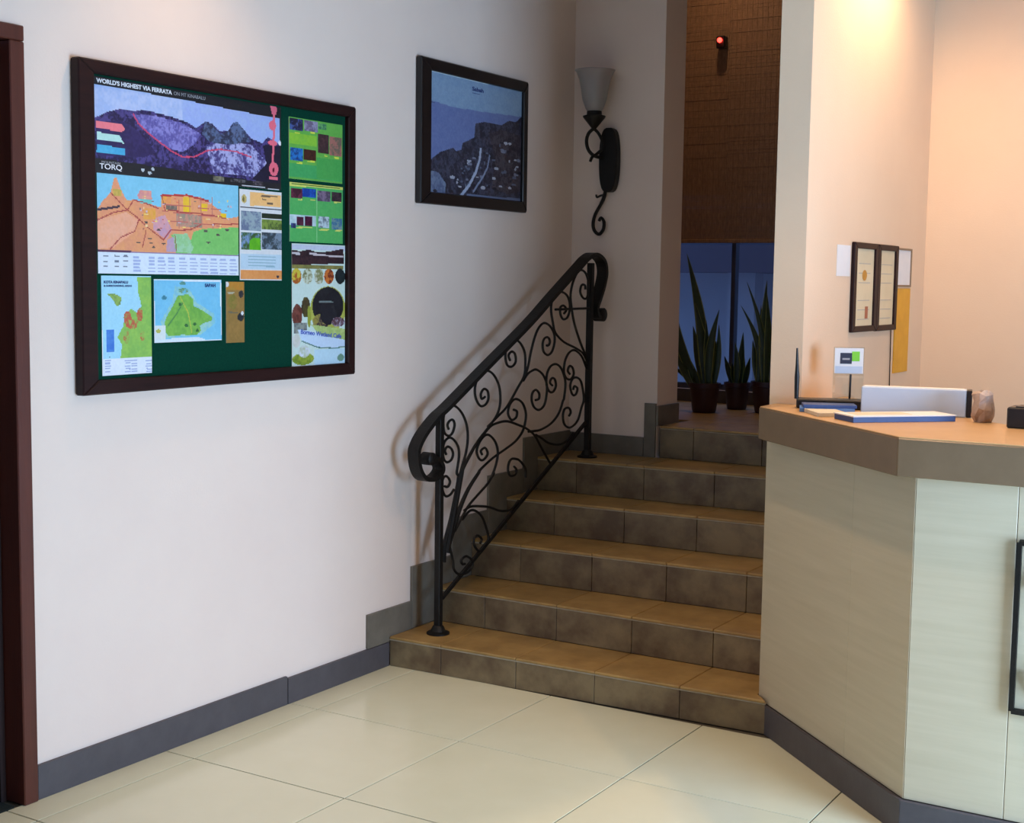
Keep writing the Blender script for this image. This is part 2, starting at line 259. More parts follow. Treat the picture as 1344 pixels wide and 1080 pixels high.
  ('e',(150,120,110),(0.671,0.478,0.005,0.011),0,(150,120,110)),
  ('e',(245,215,160),(0.328,0.382,0.008,0.004),0,(245,215,160)),
  ('e',(190,110,100),(0.918,0.238,0.005,0.01),0,(190,110,100)),
  ('e',(215,190,200),(0.923,0.382,0.005,0.007),0,(215,190,200)),
  ('e',(250,225,120),(0.313,0.203,0.01,0.007),0,(250,225,120)),
  ('e',(190,110,100),(0.423,0.516,0.008,0.007),0,(190,110,100)),
  ('e',(235,120,90),(0.866,0.441,0.01,0.003),0,(235,120,90)),
  ('e',(235,120,90),(0.298,0.344,0.005,0.004),0,(235,120,90)),
  ('e',(235,120,90),(0.522,0.196,0.014,0.004),0,(235,120,90)),
  ('e',(250,225,120),(0.465,0.324,0.007,0.01),0,(250,225,120)),
  ('e',(235,120,90),(0.541,0.234,0.008,0.007),0,(235,120,90)),
  ('e',(245,215,160),(0.634,0.423,0.007,0.004),0,(245,215,160)),
  ('e',(190,110,100),(0.32,0.365,0.005,0.007),0,(190,110,100)),
  ('e',(215,190,200),(0.697,0.258,0.005,0.011),0,(215,190,200)),
  ('e',(215,190,200),(0.776,0.224,0.01,0.007),0,(215,190,200)),
  ('e',(250,225,120),(0.844,0.355,0.008,0.01),0,(250,225,120)),
  ('e',(235,120,90),(0.392,0.313,0.005,0.007),0,(235,120,90)),
  ('e',(150,120,110),(0.365,0.248,0.01,0.007),0,(150,120,110)),
  ('e',(245,215,160),(0.859,0.454,0.008,0.007),0,(245,215,160)),
  ('e',(150,120,110),(0.903,0.289,0.008,0.007),0,(150,120,110)),
  ('e',(245,215,160),(0.779,0.279,0.005,0.007),0,(245,215,160)),
 ]),
 'C': ((-0.825, -0.619, 1.497, 1.794), [
  ('f',(225,228,230),None,0.2,(205,215,225)),
  ('p',(246,192,122),[(0.24,0.022),(0.978,0.035),(0.978,0.163),(0.235,0.176)],0.25,(250,205,150)),
  ('e',(200,180,110),(0.104,0.106,0.063,0.047),0,(200,180,110)),
  ('e',(120,110,60),(0.095,0.109,0.024,0.027),0,(120,110,60)),
  ('l',(120,100,80),[(0.512,0.059),(0.896,0.049)],5,(120,100,80)),
  ('l',(120,100,80),[(0.536,0.092),(0.614,0.096)],5,(120,100,80)),
  ('l',(120,100,80),[(0.653,0.133),(0.779,0.133)],5,(120,100,80)),
  ('l',(40,40,50),[(0.017,0.196),(0.998,0.2)],3.5,(40,40,50)),
  ('p',(105,120,150),[(0.036,0.24),(0.498,0.24),(0.498,0.445),(0.036,0.445)],0.9,(150,170,180)),
  ('p',(28,42,30),[(0.512,0.243),(1.012,0.243),(1.012,0.3),(0.512,0.3)],0.4,(50,60,40)),
  ('p',(130,155,70),[(0.517,0.314),(1.017,0.314),(1.017,0.431),(0.517,0.431)],0.8,(80,100,50)),
  ('p',(60,95,50),[(0.036,0.475),(0.507,0.475),(0.507,0.663),(0.036,0.663)],0.9,(120,150,190)),
  ('p',(105,190,35),[(0.221,0.565),(0.333,0.525),(0.483,0.535),(0.493,0.659),(0.231,0.663)],0.4,(70,160,30)),
  ('p',(50,65,75),[(0.512,0.465),(1.027,0.465),(1.027,0.656),(0.512,0.656)],0.9,(120,140,160)),
  ('p',(190,215,232),[(0.022,0.713),(1.027,0.713),(1.027,0.871),(0.022,0.871)],0.2,(200,225,240)),
  ('l',(150,185,200),[(0.206,0.733),(0.842,0.737)],4,(150,185,200)),
  ('l',(150,185,200),[(0.206,0.767),(0.842,0.77)],4,(150,185,200)),
  ('l',(150,185,200),[(0.206,0.804),(0.842,0.807)],4,(150,185,200)),
  ('l',(150,185,200),[(0.206,0.837),(0.837,0.844)],4,(150,185,200)),
  ('p',(226,148,82),[(0.012,0.884),(1.027,0.884),(1.027,0.992),(0.012,0.992)],0.3,(235,170,110)),
  ('e',(60,50,60),(0.905,0.958,0.034,0.017),0,(60,50,60)),
 ]),
 'D': ((-0.58, -0.291, 1.845, 2.053), [
  ('f',(105,182,80),None,0.4,(90,170,70)),
  ('p',(62,165,95),[(-0.014,0.748),(1.002,0.748),(1.002,0.974),(-0.014,0.974)],0.4,(80,180,100)),
  ('p',(70,165,80),[(0.51,0.6),(1.002,0.6),(1.002,0.95),(0.51,0.95)],0.3,(90,180,90)),
  ('p',(140,200,60),[(-0.017,0.259),(0.51,0.259),(0.51,0.436),(-0.017,0.436)],0.4,(110,190,70)),
  ('p',(70,95,160),[(0.007,0.019),(0.256,0.019),(0.256,0.211),(0.007,0.211)],0.9,(30,30,60)),
  ('p',(150,150,180),[(0.274,0.014),(0.523,0.014),(0.523,0.187),(0.274,0.187)],0.9,(110,100,130)),
  ('p',(88,60,62),[(0.523,0.211),(0.738,0.211),(0.738,0.523),(0.523,0.523)],0.9,(60,40,45)),
  ('p',(110,100,85),[(0.752,0.216),(0.991,0.216),(0.991,0.542),(0.752,0.542)],0.9,(170,110,100)),
  ('p',(35,120,200),[(0.021,0.494),(0.25,0.494),(0.25,0.695),(0.021,0.695)],0.9,(20,60,120)),
  ('p',(75,38,28),[(0.263,0.494),(0.489,0.494),(0.489,0.671),(0.263,0.671)],0.9,(40,20,20)),
  ('p',(120,190,110),[(0.537,0.034),(0.686,0.034),(0.686,0.129),(0.537,0.129)],0.9,(60,120,90)),
  ('l',(215,225,80),[(0.107,0.245),(0.184,0.245)],4,(215,225,80)),
  ('l',(215,225,80),[(0.392,0.206),(0.471,0.206)],4,(215,225,80)),
  ('l',(215,225,80),[(0.146,0.734),(0.236,0.729)],4,(215,225,80)),
  ('l',(215,225,80),[(0.34,0.686),(0.471,0.681)],4,(215,225,80)),
  ('l',(215,225,80),[(0.659,0.556),(0.711,0.561)],4,(215,225,80)),
  ('l',(215,225,80),[(0.849,0.571),(0.932,0.571)],4,(215,225,80)),
 ]),
 'E': ((-0.577, -0.288, 1.631, 1.833), [
  ('f',(78,175,95),None,0.4,(95,185,100)),
  ('p',(212,220,105),[(-0.016,-0.017),(1.007,-0.027),(1.01,0.047),(-0.016,0.062)],0.3,(230,230,150)),
  ('l',(70,110,40),[(0.04,0.032),(0.934,0.027)],3,(70,110,40)),
  ('p',(105,42,70),[(0.026,0.101),(0.227,0.101),(0.227,0.264),(0.026,0.264)],0.9,(60,20,40)),
  ('p',(20,90,190),[(0.231,0.086),(0.48,0.086),(0.48,0.225),(0.231,0.225)],0.9,(10,60,150)),
  ('p',(125,108,135),[(0.511,0.096),(0.764,0.096),(0.764,0.274),(0.511,0.274)],0.9,(80,70,90)),
  ('p',(72,52,62),[(0.782,0.096),(0.972,0.096),(0.972,0.264),(0.782,0.264)],0.9,(40,30,40)),
  ('p',(175,205,210),[(0.002,0.536),(0.487,0.536),(0.487,0.714),(0.002,0.714)],0.9,(200,220,230)),
  ('p',(90,40,62),[(0.127,0.58),(0.251,0.58),(0.251,0.728),(0.127,0.728)],0.9,(60,20,50)),
  ('p',(78,18,55),[(0.272,0.565),(0.411,0.565),(0.411,0.723),(0.272,0.723)],0.9,(50,10,40)),
  ('p',(115,130,140),[(0.525,0.546),(0.74,0.546),(0.74,0.738),(0.525,0.738)],0.9,(190,210,220)),
  ('p',(55,110,150),[(0.782,0.551),(0.983,0.551),(0.983,0.758),(0.782,0.758)],0.9,(120,150,150)),
  ('p',(60,80,140),[(0.023,0.689),(0.116,0.689),(0.116,0.763),(0.023,0.763)],0.9,(30,30,60)),
  ('l',(215,220,110),[(0.154,0.284),(0.231,0.279)],4,(215,220,110)),
  ('l',(215,220,110),[(0.39,0.274),(0.466,0.274)],4,(215,220,110)),
  ('l',(215,220,110),[(0.116,0.758),(0.407,0.743)],4,(215,220,110)),
  ('l',(215,220,110),[(0.549,0.773),(0.73,0.768)],4,(215,220,110)),
  ('l',(215,220,110),[(0.834,0.279),(0.958,0.274)],4,(215,220,110)),
  ('l',(215,220,110),[(0.854,0.773),(0.979,0.768)],4,(215,220,110)),
  ('l',(150,215,150),[(0.497,0.077),(0.504,1.005)],2.5,(150,215,150)),
 ]),
 'F': ((-0.566, -0.275, 1.185, 1.625), [
  ('f',(205,226,220),None,0.2,(190,215,205)),
  ('p',(198,208,228),[(-0.036,0.008),(1.009,0.008),(1.009,0.042),(-0.036,0.042)],0.3,(180,190,215)),
  ('p',(62,38,45),[(-0.015,0.049),(0.156,0.06),(0.304,0.042),(0.452,0.063),(0.682,0.054),(0.967,0.026),(0.981,0.147),(-0.009,0.17)],0.8,(40,25,35)),
  ('p',(200,190,195),[(0.314,0.065),(0.668,0.081),(0.971,0.085),(0.957,0.101),(0.328,0.085)],0,(200,190,195)),
  ('p',(200,195,200),[(-0.002,0.067),(0.156,0.072),(0.143,0.088),(-0.002,0.085)],0,(200,195,200)),
  ('p',(140,135,75),[(-0.009,0.165),(0.971,0.165),(0.971,0.197),(-0.009,0.197)],0.6,(110,110,60)),
  ('e',(205,190,65),(0.081,0.256,0.089,0.062),0.8,(170,90,40)),
  ('e',(105,108,62),(0.284,0.256,0.089,0.062),0.8,(200,210,190)),
  ('e',(130,135,90),(0.497,0.254,0.089,0.064),0.8,(200,205,190)),
  ('e',(205,115,50),(0.689,0.254,0.093,0.061),0.8,(120,50,30)),
  ('e',(25,40,45),(0.905,0.252,0.097,0.063),0.8,(20,30,30)),
  ('e',(165,170,70),(0.672,0.525,0.34,0.191),0.5,(190,195,100)),
  ('e',(20,22,30),(0.672,0.493,0.299,0.153),0.5,(35,38,45)),
  ('l',(110,125,125),[(0.503,0.457),(0.761,0.461)],5,(110,125,125)),
  ('e',(60,45,55),(0.531,0.621,0.151,0.066),0.9,(150,140,70)),
  ('e',(30,34,42),(0.682,0.568,0.158,0.078),0.4,(20,20,30)),
  ('e',(90,60,70),(0.868,0.625,0.13,0.039),0.9,(170,170,190)),
  ('e',(125,70,60),(0.095,0.564,0.092,0.089),0.6,(80,40,35)),
  ('e',(60,45,35),(0.253,0.5,0.079,0.082),0.6,(90,90,40)),
  ('p',(80,85,95),[(0.033,0.625),(0.277,0.625),(0.277,0.705),(0.033,0.705)],0.7,(150,160,150)),
  ('e',(150,160,60),(0.314,0.575,0.035,0.087),0,(150,160,60)),
  ('p',(185,205,130),[(0.352,0.641),(1.026,0.685),(1.026,0.794),(0.555,0.753)],0.5,(150,180,100)),
  ('p',(200,222,245),[(0.101,0.675),(0.304,0.689),(0.631,0.737),(1.04,0.778),(1.026,0.823),(0.816,0.837),(0.479,0.821),(0.18,0.767)],0.15,(185,210,240)),
  ('l',(70,120,110),[(0.18,0.769),(0.479,0.826),(0.816,0.839),(1.026,0.826)],4,(70,120,110)),
  ('e',(115,140,45),(0.204,0.912,0.2,0.048),0.7,(160,175,60)),
  ('e',(215,225,240),(0.222,0.853,0.106,0.048),0.5,(160,175,120)),
  ('e',(215,215,215),(0.081,0.764,0.072,0.055),0.4,(190,200,180)),
  ('p',(190,222,238),[(0.414,0.839),(1.022,0.839),(1.022,0.978),(0.414,0.978)],0,(190,222,238)),
  ('e',(110,150,130),(0.919,0.919,0.066,0.03),0,(110,150,130)),
  ('p',(238,246,250),[(0.019,0.96),(1.081,0.976),(1.095,1.015),(0.033,1.013)],0,(238,246,250)),
 ]),
 'G': ((-1.411, -1.216, 1.211, 1.506), [
  ('f',(172,226,246),None,0.25,(155,215,245)),
  ('p',(152,202,92),[(0.714,0.01),(1.0,0.007),(1.046,0.846),(0.355,0.843),(0.391,0.697),(0.304,0.616),(0.417,0.511),(0.463,0.406),(0.575,0.335),(0.708,0.372),(0.795,0.305),(0.734,0.169)],0.5,(125,185,90)),
  ('p',(150,185,90),[(0.115,0.183),(0.243,0.176),(0.396,0.217),(0.371,0.288),(0.304,0.308),(0.202,0.23)],0.8,(120,150,80)),
  ('e',(200,95,70),(0.509,0.426,0.077,0.068),0.95,(150,190,90)),
  ('e',(200,95,70),(0.76,0.396,0.061,0.068),0.95,(150,190,90)),
  ('e',(200,95,70),(0.488,0.619,0.062,0.065),0.95,(150,190,90)),
  ('e',(200,95,70),(0.806,0.613,0.046,0.05),0.95,(150,190,90)),
  ('e',(200,95,70),(0.601,0.487,0.133,0.054),0.95,(150,190,90)),
  ('p',(60,120,212),[(0.079,0.535),(0.233,0.535),(0.233,0.765),(0.079,0.765)],0.5,(90,150,225)),
  ('p',(232,240,250),[(-0.028,0.832),(1.056,0.832),(1.056,1.042),(-0.028,1.042)],0.1,(215,225,245)),
  ('l',(165,180,220),[(0.059,0.846),(0.156,0.849)],3.6,(165,180,220)),
  ('l',(165,180,220),[(0.059,0.876),(0.156,0.876)],3.6,(165,180,220)),
  ('l',(165,180,220),[(0.059,0.904),(0.156,0.904)],3.6,(165,180,220)),
  ('l',(165,180,220),[(0.059,0.931),(0.151,0.931)],3.6,(165,180,220)),
  ('l',(165,180,220),[(0.054,0.958),(0.151,0.958)],3.6,(165,180,220)),
  ('l',(165,180,220),[(0.458,0.86),(0.56,0.86)],3.6,(165,180,220)),
  ('l',(165,180,220),[(0.458,0.887),(0.555,0.887)],3.6,(165,180,220)),
  ('l',(165,180,220),[(0.458,0.914),(0.555,0.917)],3.6,(165,180,220)),
  ('l',(165,180,220),[(0.458,0.941),(0.555,0.944)],3.6,(165,180,220)),
  ('l',(165,180,220),[(0.453,0.971),(0.555,0.971)],3.6,(165,180,220)),
  ('l',(165,180,220),[(0.591,0.863),(0.693,0.863)],3.6,(165,180,220)),
  ('l',(165,180,220),[(0.591,0.89),(0.688,0.893)],3.6,(165,180,220)),
  ('l',(165,180,220),[(0.591,0.917),(0.688,0.92)],3.6,(165,180,220)),
  ('l',(165,180,220),[(0.586,0.948),(0.688,0.948)],3.6,(165,180,220)),
  ('l',(165,180,220),[(0.586,0.975),(0.688,0.975)],3.6,(165,180,220)),
  ('l',(165,180,220),[(0.882,0.87),(0.99,0.873)],3.6,(165,180,220)),
  ('l',(165,180,220),[(0.882,0.9),(0.985,0.9)],3.6,(165,180,220)),
  ('l',(165,180,220),[(0.882,0.927),(0.985,0.931)],3.6,(165,180,220)),
  ('l',(165,180,220),[(0.882,0.954),(0.985,0.958)],3.6,(165,180,220)),
  ('l',(165,180,220),[(0.882,0.985),(0.985,0.985)],3.6,(165,180,220)),
  ('l',(235,242,250),[(-0.013,0.003),(0.003,0.998)],5,(235,242,250)),
  ('e',(50,70,110),(0.151,0.816,0.01,0.013),0,(50,70,110)),
 ]),
 'H': ((-1.204, -0.911, 1.302, 1.497), [
  ('f',(118,198,236),None,0.3,(140,212,240)),
  ('p',(165,215,205),[(0.3,0.106),(0.509,0.147),(0.625,0.379),(0.881,0.559),(0.901,0.709),(0.679,0.894),(0.143,0.936),(0.089,0.662),(0.259,0.358)],0.6,(120,195,225)),
  ('p',(132,192,82),[(0.334,0.265),(0.488,0.235),(0.567,0.317),(0.567,0.425),(0.683,0.487),(0.843,0.601),(0.86,0.662),(0.741,0.704),(0.662,0.745),(0.679,0.832),(0.621,0.894),(0.406,0.889),(0.198,0.894),(0.16,0.832),(0.143,0.688),(0.181,0.585),(0.276,0.399)],0.6,(105,170,75)),
  ('e',(50,110,60),(0.464,0.74,0.027,0.025),0,(50,110,60)),
  ('e',(50,110,60),(0.584,0.719,0.024,0.026),0,(50,110,60)),
  ('e',(50,110,60),(0.372,0.399,0.024,0.026),0,(50,110,60)),
  ('e',(50,110,60),(0.621,0.827,0.024,0.026),0,(50,110,60)),
  ('l',(190,200,80),[(0.372,0.276),(0.488,0.528),(0.543,0.848)],4,(190,200,80)),
  ('l',(80,140,80),[(0.201,0.729),(0.334,0.523),(0.41,0.379)],4,(80,140,80)),
  ('e',(90,150,140),(0.413,0.064,0.048,0.026),0,(90,150,140)),
  ('e',(60,130,150),(0.147,0.291,0.041,0.031),0.6,(120,190,220)),
  ('e',(110,150,90),(0.423,0.178,0.075,0.041),0.9,(110,190,220)),
  ('p',(225,235,235),[(0.007,0.735),(0.157,0.735),(0.157,0.987),(0.007,0.987)],0,(225,235,235)),
  ('e',(190,190,90),(0.058,0.817,0.034,0.031),0,(190,190,90)),
  ('l',(120,130,140),[(0.048,0.972),(0.133,0.972)],4,(120,130,140)),
  ('p',(225,238,245),[(-0.007,0.951),(0.621,0.925),(0.758,0.982),(1.003,0.982),(1.007,1.028),(0.003,1.018)],0,(225,238,245)),
  ('l',(228,240,248),[(-0.01,0.018),(0.007,1.013)],6,(228,240,248)),
  ('l',(228,240,248),[(0.983,0.008),(1.007,1.018)],6,(228,240,248)),
  ('l',(228,240,248),[(-0.014,0.013),(0.986,0.018)],4,(228,240,248)),
 ]),
 'I': ((-0.89, -0.804, 1.292, 1.491), [
  ('f',(160,124,66),None,0.5,(140,112,58)),
  ('p',(192,132,50),[(-0.116,-0.01),(0.971,-0.01),(0.971,0.126),(-0.116,0.126)],0.5,(170,140,60)),
  ('e',(125,120,50),(0.37,0.327,0.254,0.12),0.6,(160,125,66)),
  ('e',(225,225,225),(0.023,0.045,0.127,0.045),0,(225,225,225)),
  ('e',(180,175,150),(0.266,0.181,0.196,0.015),0,(180,175,150)),
  ('e',(45,45,50),(0.821,0.201,0.127,0.06),0.4,(90,90,90)),
  ('e',(40,45,50),(0.798,0.578,0.185,0.07),0,(40,45,50)),
  ('e',(225,230,235),(0.89,0.518,0.081,0.03),0,(225,230,235)),
  ('l',(110,105,85),[(0.127,0.497),(0.613,0.508)],4,(110,105,85)),
 ]),
 'P': ((0.251, 0.946, 1.849, 2.32), [
  ('f',(104,136,186),None,0.35,(90,122,178)),
  ('p',(84,104,168),[(-0.006,0.24),(0.221,0.261),(0.477,0.255),(1.014,0.225),(1.021,0.607),(-0.018,0.732)],0.35,(72,92,158)),
  ('p',(52,58,86),[(-0.018,0.757),(0.11,0.655),(0.244,0.604),(0.276,0.628),(0.329,0.607),(0.339,0.551),(0.465,0.486),(0.474,0.365),(0.575,0.335),(0.768,0.335),(0.841,0.288),(0.936,0.28),(1.012,0.21),(1.048,1.02),(-0.047,1.08)],0.95,(30,33,52)),
  ('p',(88,108,152),[(-0.009,0.823),(0.096,0.825),(0.171,0.912),(0.163,1.022),(-0.015,1.037)],0.7,(60,75,120)),
  ('p',(58,58,76),[(0.621,0.428),(0.768,0.378),(0.919,0.392),(1.017,0.401),(1.027,0.903),(0.853,0.942),(0.665,0.908),(0.699,0.647)],0.95,(38,36,52)),
  ('e',(70,84,120),(0.362,0.785,0.01,0.006),0,(70,84,120)),
  ('e',(92,104,140),(0.812,0.562,0.013,0.013),0,(92,104,140)),
  ('e',(26,28,44),(0.523,0.74,0.022,0.009),0,(26,28,44)),
  ('e',(70,84,120),(0.615,0.889,0.017,0.006),0,(70,84,120)),
  ('e',(70,84,120),(0.75,0.517,0.01,0.015),0,(70,84,120)),
  ('e',(70,84,120),(0.798,0.568,0.024,0.015),0,(70,84,120)),
  ('e',(26,28,44),(0.694,0.908,0.025,0.012),0,(26,28,44)),
  ('e',(30,32,52),(0.942,0.481,0.011,0.007),0,(30,32,52)),
  ('e',(26,28,44),(0.224,0.973,0.023,0.013),0,(26,28,44)),
  ('e',(70,84,120),(0.411,0.891,0.016,0.012),0,(70,84,120)),
  ('e',(128,142,180),(0.566,0.912,0.026,0.015),0,(128,142,180)),
  ('e',(30,32,52),(0.645,0.534,0.029,0.015),0,(30,32,52)),
  ('e',(92,104,140),(0.55,0.819,0.022,0.015),0,(92,104,140)),
  ('e',(26,28,44),(0.467,0.791,0.01,0.013),0,(26,28,44)),
  ('e',(128,142,180),(0.293,0.872,0.008,0.012),0,(128,142,180)),
  ('e',(30,32,52),(0.327,0.923,0.019,0.014),0,(30,32,52)),
  ('e',(26,28,44),(0.312,0.963,0.015,0.013),0,(26,28,44)),
  ('e',(70,84,120),(0.379,0.912,0.01,0.015),0,(70,84,120)),
  ('e',(92,104,140),(0.786,0.571,0.029,0.01),0,(92,104,140)),
  ('e',(70,84,120),(0.335,0.878,0.014,0.009),0,(70,84,120)),
  ('e',(30,32,52),(0.611,0.624,0.021,0.008),0,(30,32,52)),
  ('e',(128,142,180),(0.686,0.817,0.021,0.014),0,(128,142,180)),
  ('e',(70,84,120),(0.605,0.607,0.014,0.008),0,(70,84,120)),
  ('e',(26,28,44),(0.573,0.611,0.012,0.015),0,(26,28,44)),
  ('e',(92,104,140),(0.955,0.761,0.016,0.009),0,(92,104,140)),
  ('e',(92,104,140),(0.778,0.556,0.024,0.01),0,(92,104,140)),
  ('e',(92,104,140),(0.932,0.759,0.018,0.015),0,(92,104,140)),
  ('e',(26,28,44),(0.631,0.895,0.014,0.015),0,(26,28,44)),
  ('e',(30,32,52),(0.063,0.984,0.021,0.013),0,(30,32,52)),
  ('e',(70,84,120),(0.785,0.757,0.017,0.009),0,(70,84,120)),
  ('e',(30,32,52),(0.291,0.884,0.018,0.011),0,(30,32,52)),
  ('e',(70,84,120),(0.811,0.747,0.018,0.014),0,(70,84,120)),
  ('e',(26,28,44),(0.904,0.53,0.028,0.013),0,(26,28,44)),
  ('e',(128,142,180),(0.287,0.893,0.009,0.013),0,(128,142,180)),
  ('e',(128,142,180),(0.861,0.643,0.01,0.012),0,(128,142,180)),
  ('e',(26,28,44),(0.641,0.715,0.01,0.015),0,(26,28,44)),
  ('e',(128,142,180),(0.953,0.687,0.018,0.009),0,(128,142,180)),
  ('e',(92,104,140),(0.519,0.874,0.013,0.008),0,(92,104,140)),
  ('e',(128,142,180),(0.864,0.488,0.02,0.01),0,(128,142,180)),
  ('e',(92,104,140),(0.391,0.857,0.014,0.01),0,(92,104,140)),
  ('e',(128,142,180),(0.411,0.717,0.024,0.013),0,(128,142,180)),
  ('e',(26,28,44),(0.69,0.704,0.016,0.011),0,(26,28,44)),
  ('e',(70,84,120),(0.345,0.808,0.014,0.009),0,(70,84,120)),
  ('e',(92,104,140),(0.969,0.628,0.022,0.015),0,(92,104,140)),
  ('e',(26,28,44),(0.585,0.85,0.021,0.005),0,(26,28,44)),
  ('e',(26,28,44),(0.861,0.45,0.025,0.008),0,(26,28,44)),
  ('e',(128,142,180),(0.93,0.628,0.015,0.01),0,(128,142,180)),
  ('e',(128,142,180),(0.412,0.694,0.026,0.008),0,(128,142,180)),
  ('e',(30,32,52),(0.878,0.825,0.013,0.013),0,(30,32,52)),
  ('e',(70,84,120),(0.922,0.789,0.025,0.013),0,(70,84,120)),
  ('e',(128,142,180),(0.712,0.727,0.024,0.013),0,(128,142,180)),
  ('e',(70,84,120),(0.379,0.747,0.01,0.012),0,(70,84,120)),
  ('e',(128,142,180),(0.815,0.49,0.023,0.015),0,(128,142,180)),
  ('e',(128,142,180),(0.933,0.71,0.012,0.013),0,(128,142,180)),
  ('e',(128,142,180),(0.496,0.825,0.018,0.006),0,(128,142,180)),
  ('e',(70,84,120),(0.535,0.74,0.012,0.007),0,(70,84,120)),
  ('e',(26,28,44),(0.982,0.74,0.023,0.013),0,(26,28,44)),
  ('e',(26,28,44),(0.487,0.952,0.025,0.017),0,(26,28,44)),
  ('e',(70,84,120),(0.404,0.764,0.021,0.01),0,(70,84,120)),
  ('e',(92,104,140),(0.468,0.793,0.012,0.011),0,(92,104,140)),
  ('e',(26,28,44),(0.468,0.821,0.02,0.013),0,(26,28,44)),
  ('e',(70,84,120),(0.917,0.853,0.03,0.008),0,(70,84,120)),
  ('e',(70,84,120),(0.681,0.655,0.022,0.009),0,(70,84,120)),
  ('e',(92,104,140),(0.463,0.666,0.02,0.008),0,(92,104,140)),
  ('e',(26,28,44),(0.47,0.901,0.027,0.011),0,(26,28,44)),
  ('e',(70,84,120),(0.578,0.694,0.01,0.016),0,(70,84,120)),
  ('e',(128,142,180),(0.763,0.882,0.019,0.009),0,(128,142,180)),
  ('e',(128,142,180),(0.238,0.853,0.027,0.014),0,(128,142,180)),
  ('e',(30,32,52),(0.684,0.878,0.013,0.006),0,(30,32,52)),
  ('e',(30,32,52),(0.772,0.494,0.027,0.009),0,(30,32,52)),
  ('e',(30,32,52),(0.349,0.774,0.009,0.011),0,(30,32,52)),
  ('e',(92,104,140),(0.422,0.721,0.022,0.013),0,(92,104,140)),
  ('e',(128,142,180),(0.316,0.925,0.021,0.006),0,(128,142,180)),
  ('e',(128,142,180),(0.87,0.887,0.02,0.012),0,(128,142,180)),
  ('e',(26,28,44),(0.654,0.636,0.016,0.011),0,(26,28,44)),
  ('e',(30,32,52),(0.634,0.857,0.011,0.015),0,(30,32,52)),
  ('e',(70,84,120),(0.333,0.77,0.01,0.01),0,(70,84,120)),
  ('l',(128,148,196),[(0.535,0.581),(0.526,0.666),(0.484,0.785),(0.415,0.903),(0.33,1.001)],15,(128,148,196)),
  ('l',(96,114,160),[(0.634,0.626),(0.608,0.742),(0.539,0.848),(0.46,0.954)],10,(96,114,160)),
  ('l',(80,96,140),[(0.399,0.995),(1.028,0.986)],14,(80,96,140)),
  ('l',(60,80,130),[(0.006,0.25),(0.05,0.259)],5,(60,80,130)),
  ('l',(150,180,215),[(-0.009,0.002),(1.028,-0.004)],5,(150,180,215)),
 ]),
}

# ------------------------------------------------------------ helpers
def lin(c):
    c = np.asarray(c, float)/255
    return np.where(c <= .04045, c/12.92, ((c+.055)/1.055)**2.4)
def S(r_, g_, b_): return tuple(lin((r_, g_, b_)))+(1,)
def mat(name, col, rough=.6, col2=None, scale=8, amt=.5, bump=0, bscale=60, metal=0, stretch=(1, 1, 1), rand=0, spec=.5, **kw):
    m = bpy.data.materials.new(name); m.use_nodes = True; nt = m.node_tree; N = nt.nodes; Lk = nt.links
    b = N['Principled BSDF']; b.inputs['Roughness'].default_value = rough; b.inputs['Metallic'].default_value = metal
    b.inputs['Specular IOR Level'].default_value = spec
    b.inputs['Base Color'].default_value = col
    tc = N.new('ShaderNodeTexCoord'); mp = N.new('ShaderNodeMapping'); mp.inputs['Scale'].default_value = stretch
    Lk.new(tc.outputs['Object'], mp.inputs['Vector'])
    src = None
    if col2 is not None:
        nz = N.new('ShaderNodeTexNoise'); nz.inputs['Scale'].default_value = scale; nz.inputs['Detail'].default_value = 6; nz.inputs['Roughness'].default_value = .6
        Lk.new(mp.outputs[0], nz.inputs['Vector'])
        cr_ = N.new('ShaderNodeValToRGB'); cr_.color_ramp.elements[0].position = .5-amt/2; cr_.color_ramp.elements[1].position = .5+amt/2
        cr_.color_ramp.elements[0].color = col; cr_.color_ramp.elements[1].color = col2
        Lk.new(nz.outputs['Fac'], cr_.inputs[0]); src = cr_.outputs[0]
    if rand:
        oi = N.new('ShaderNodeObjectInfo'); hs = N.new('ShaderNodeHueSaturation'); mr = N.new('ShaderNodeMapRange')
        mr.inputs['To Min'].default_value = 1-rand; mr.inputs['To Max'].default_value = 1+rand
        Lk.new(oi.outputs['Random'], mr.inputs['Value']); Lk.new(mr.outputs[0], hs.inputs['Value'])
        if src: Lk.new(src, hs.inputs['Color'])
        else: hs.inputs['Color'].default_value = col
        src = hs.outputs[0]
    if src: Lk.new(src, b.inputs['Base Color'])
    if bump:
        n2 = N.new('ShaderNodeTexNoise'); n2.inputs['Scale'].default_value = bscale; n2.inputs['Detail'].default_value = 3
        Lk.new(mp.outputs[0], n2.inputs['Vector'])
        bp_ = N.new('ShaderNodeBump'); bp_.inputs['Strength'].default_value = bump; bp_.inputs['Distance'].default_value = .004
        Lk.new(n2.outputs['Fac'], bp_.inputs['Height']); Lk.new(bp_.outputs[0], b.inputs['Normal'])
    for k_, v_ in kw.items(): b.inputs[k_.replace('_', ' ')].default_value = v_
    return m

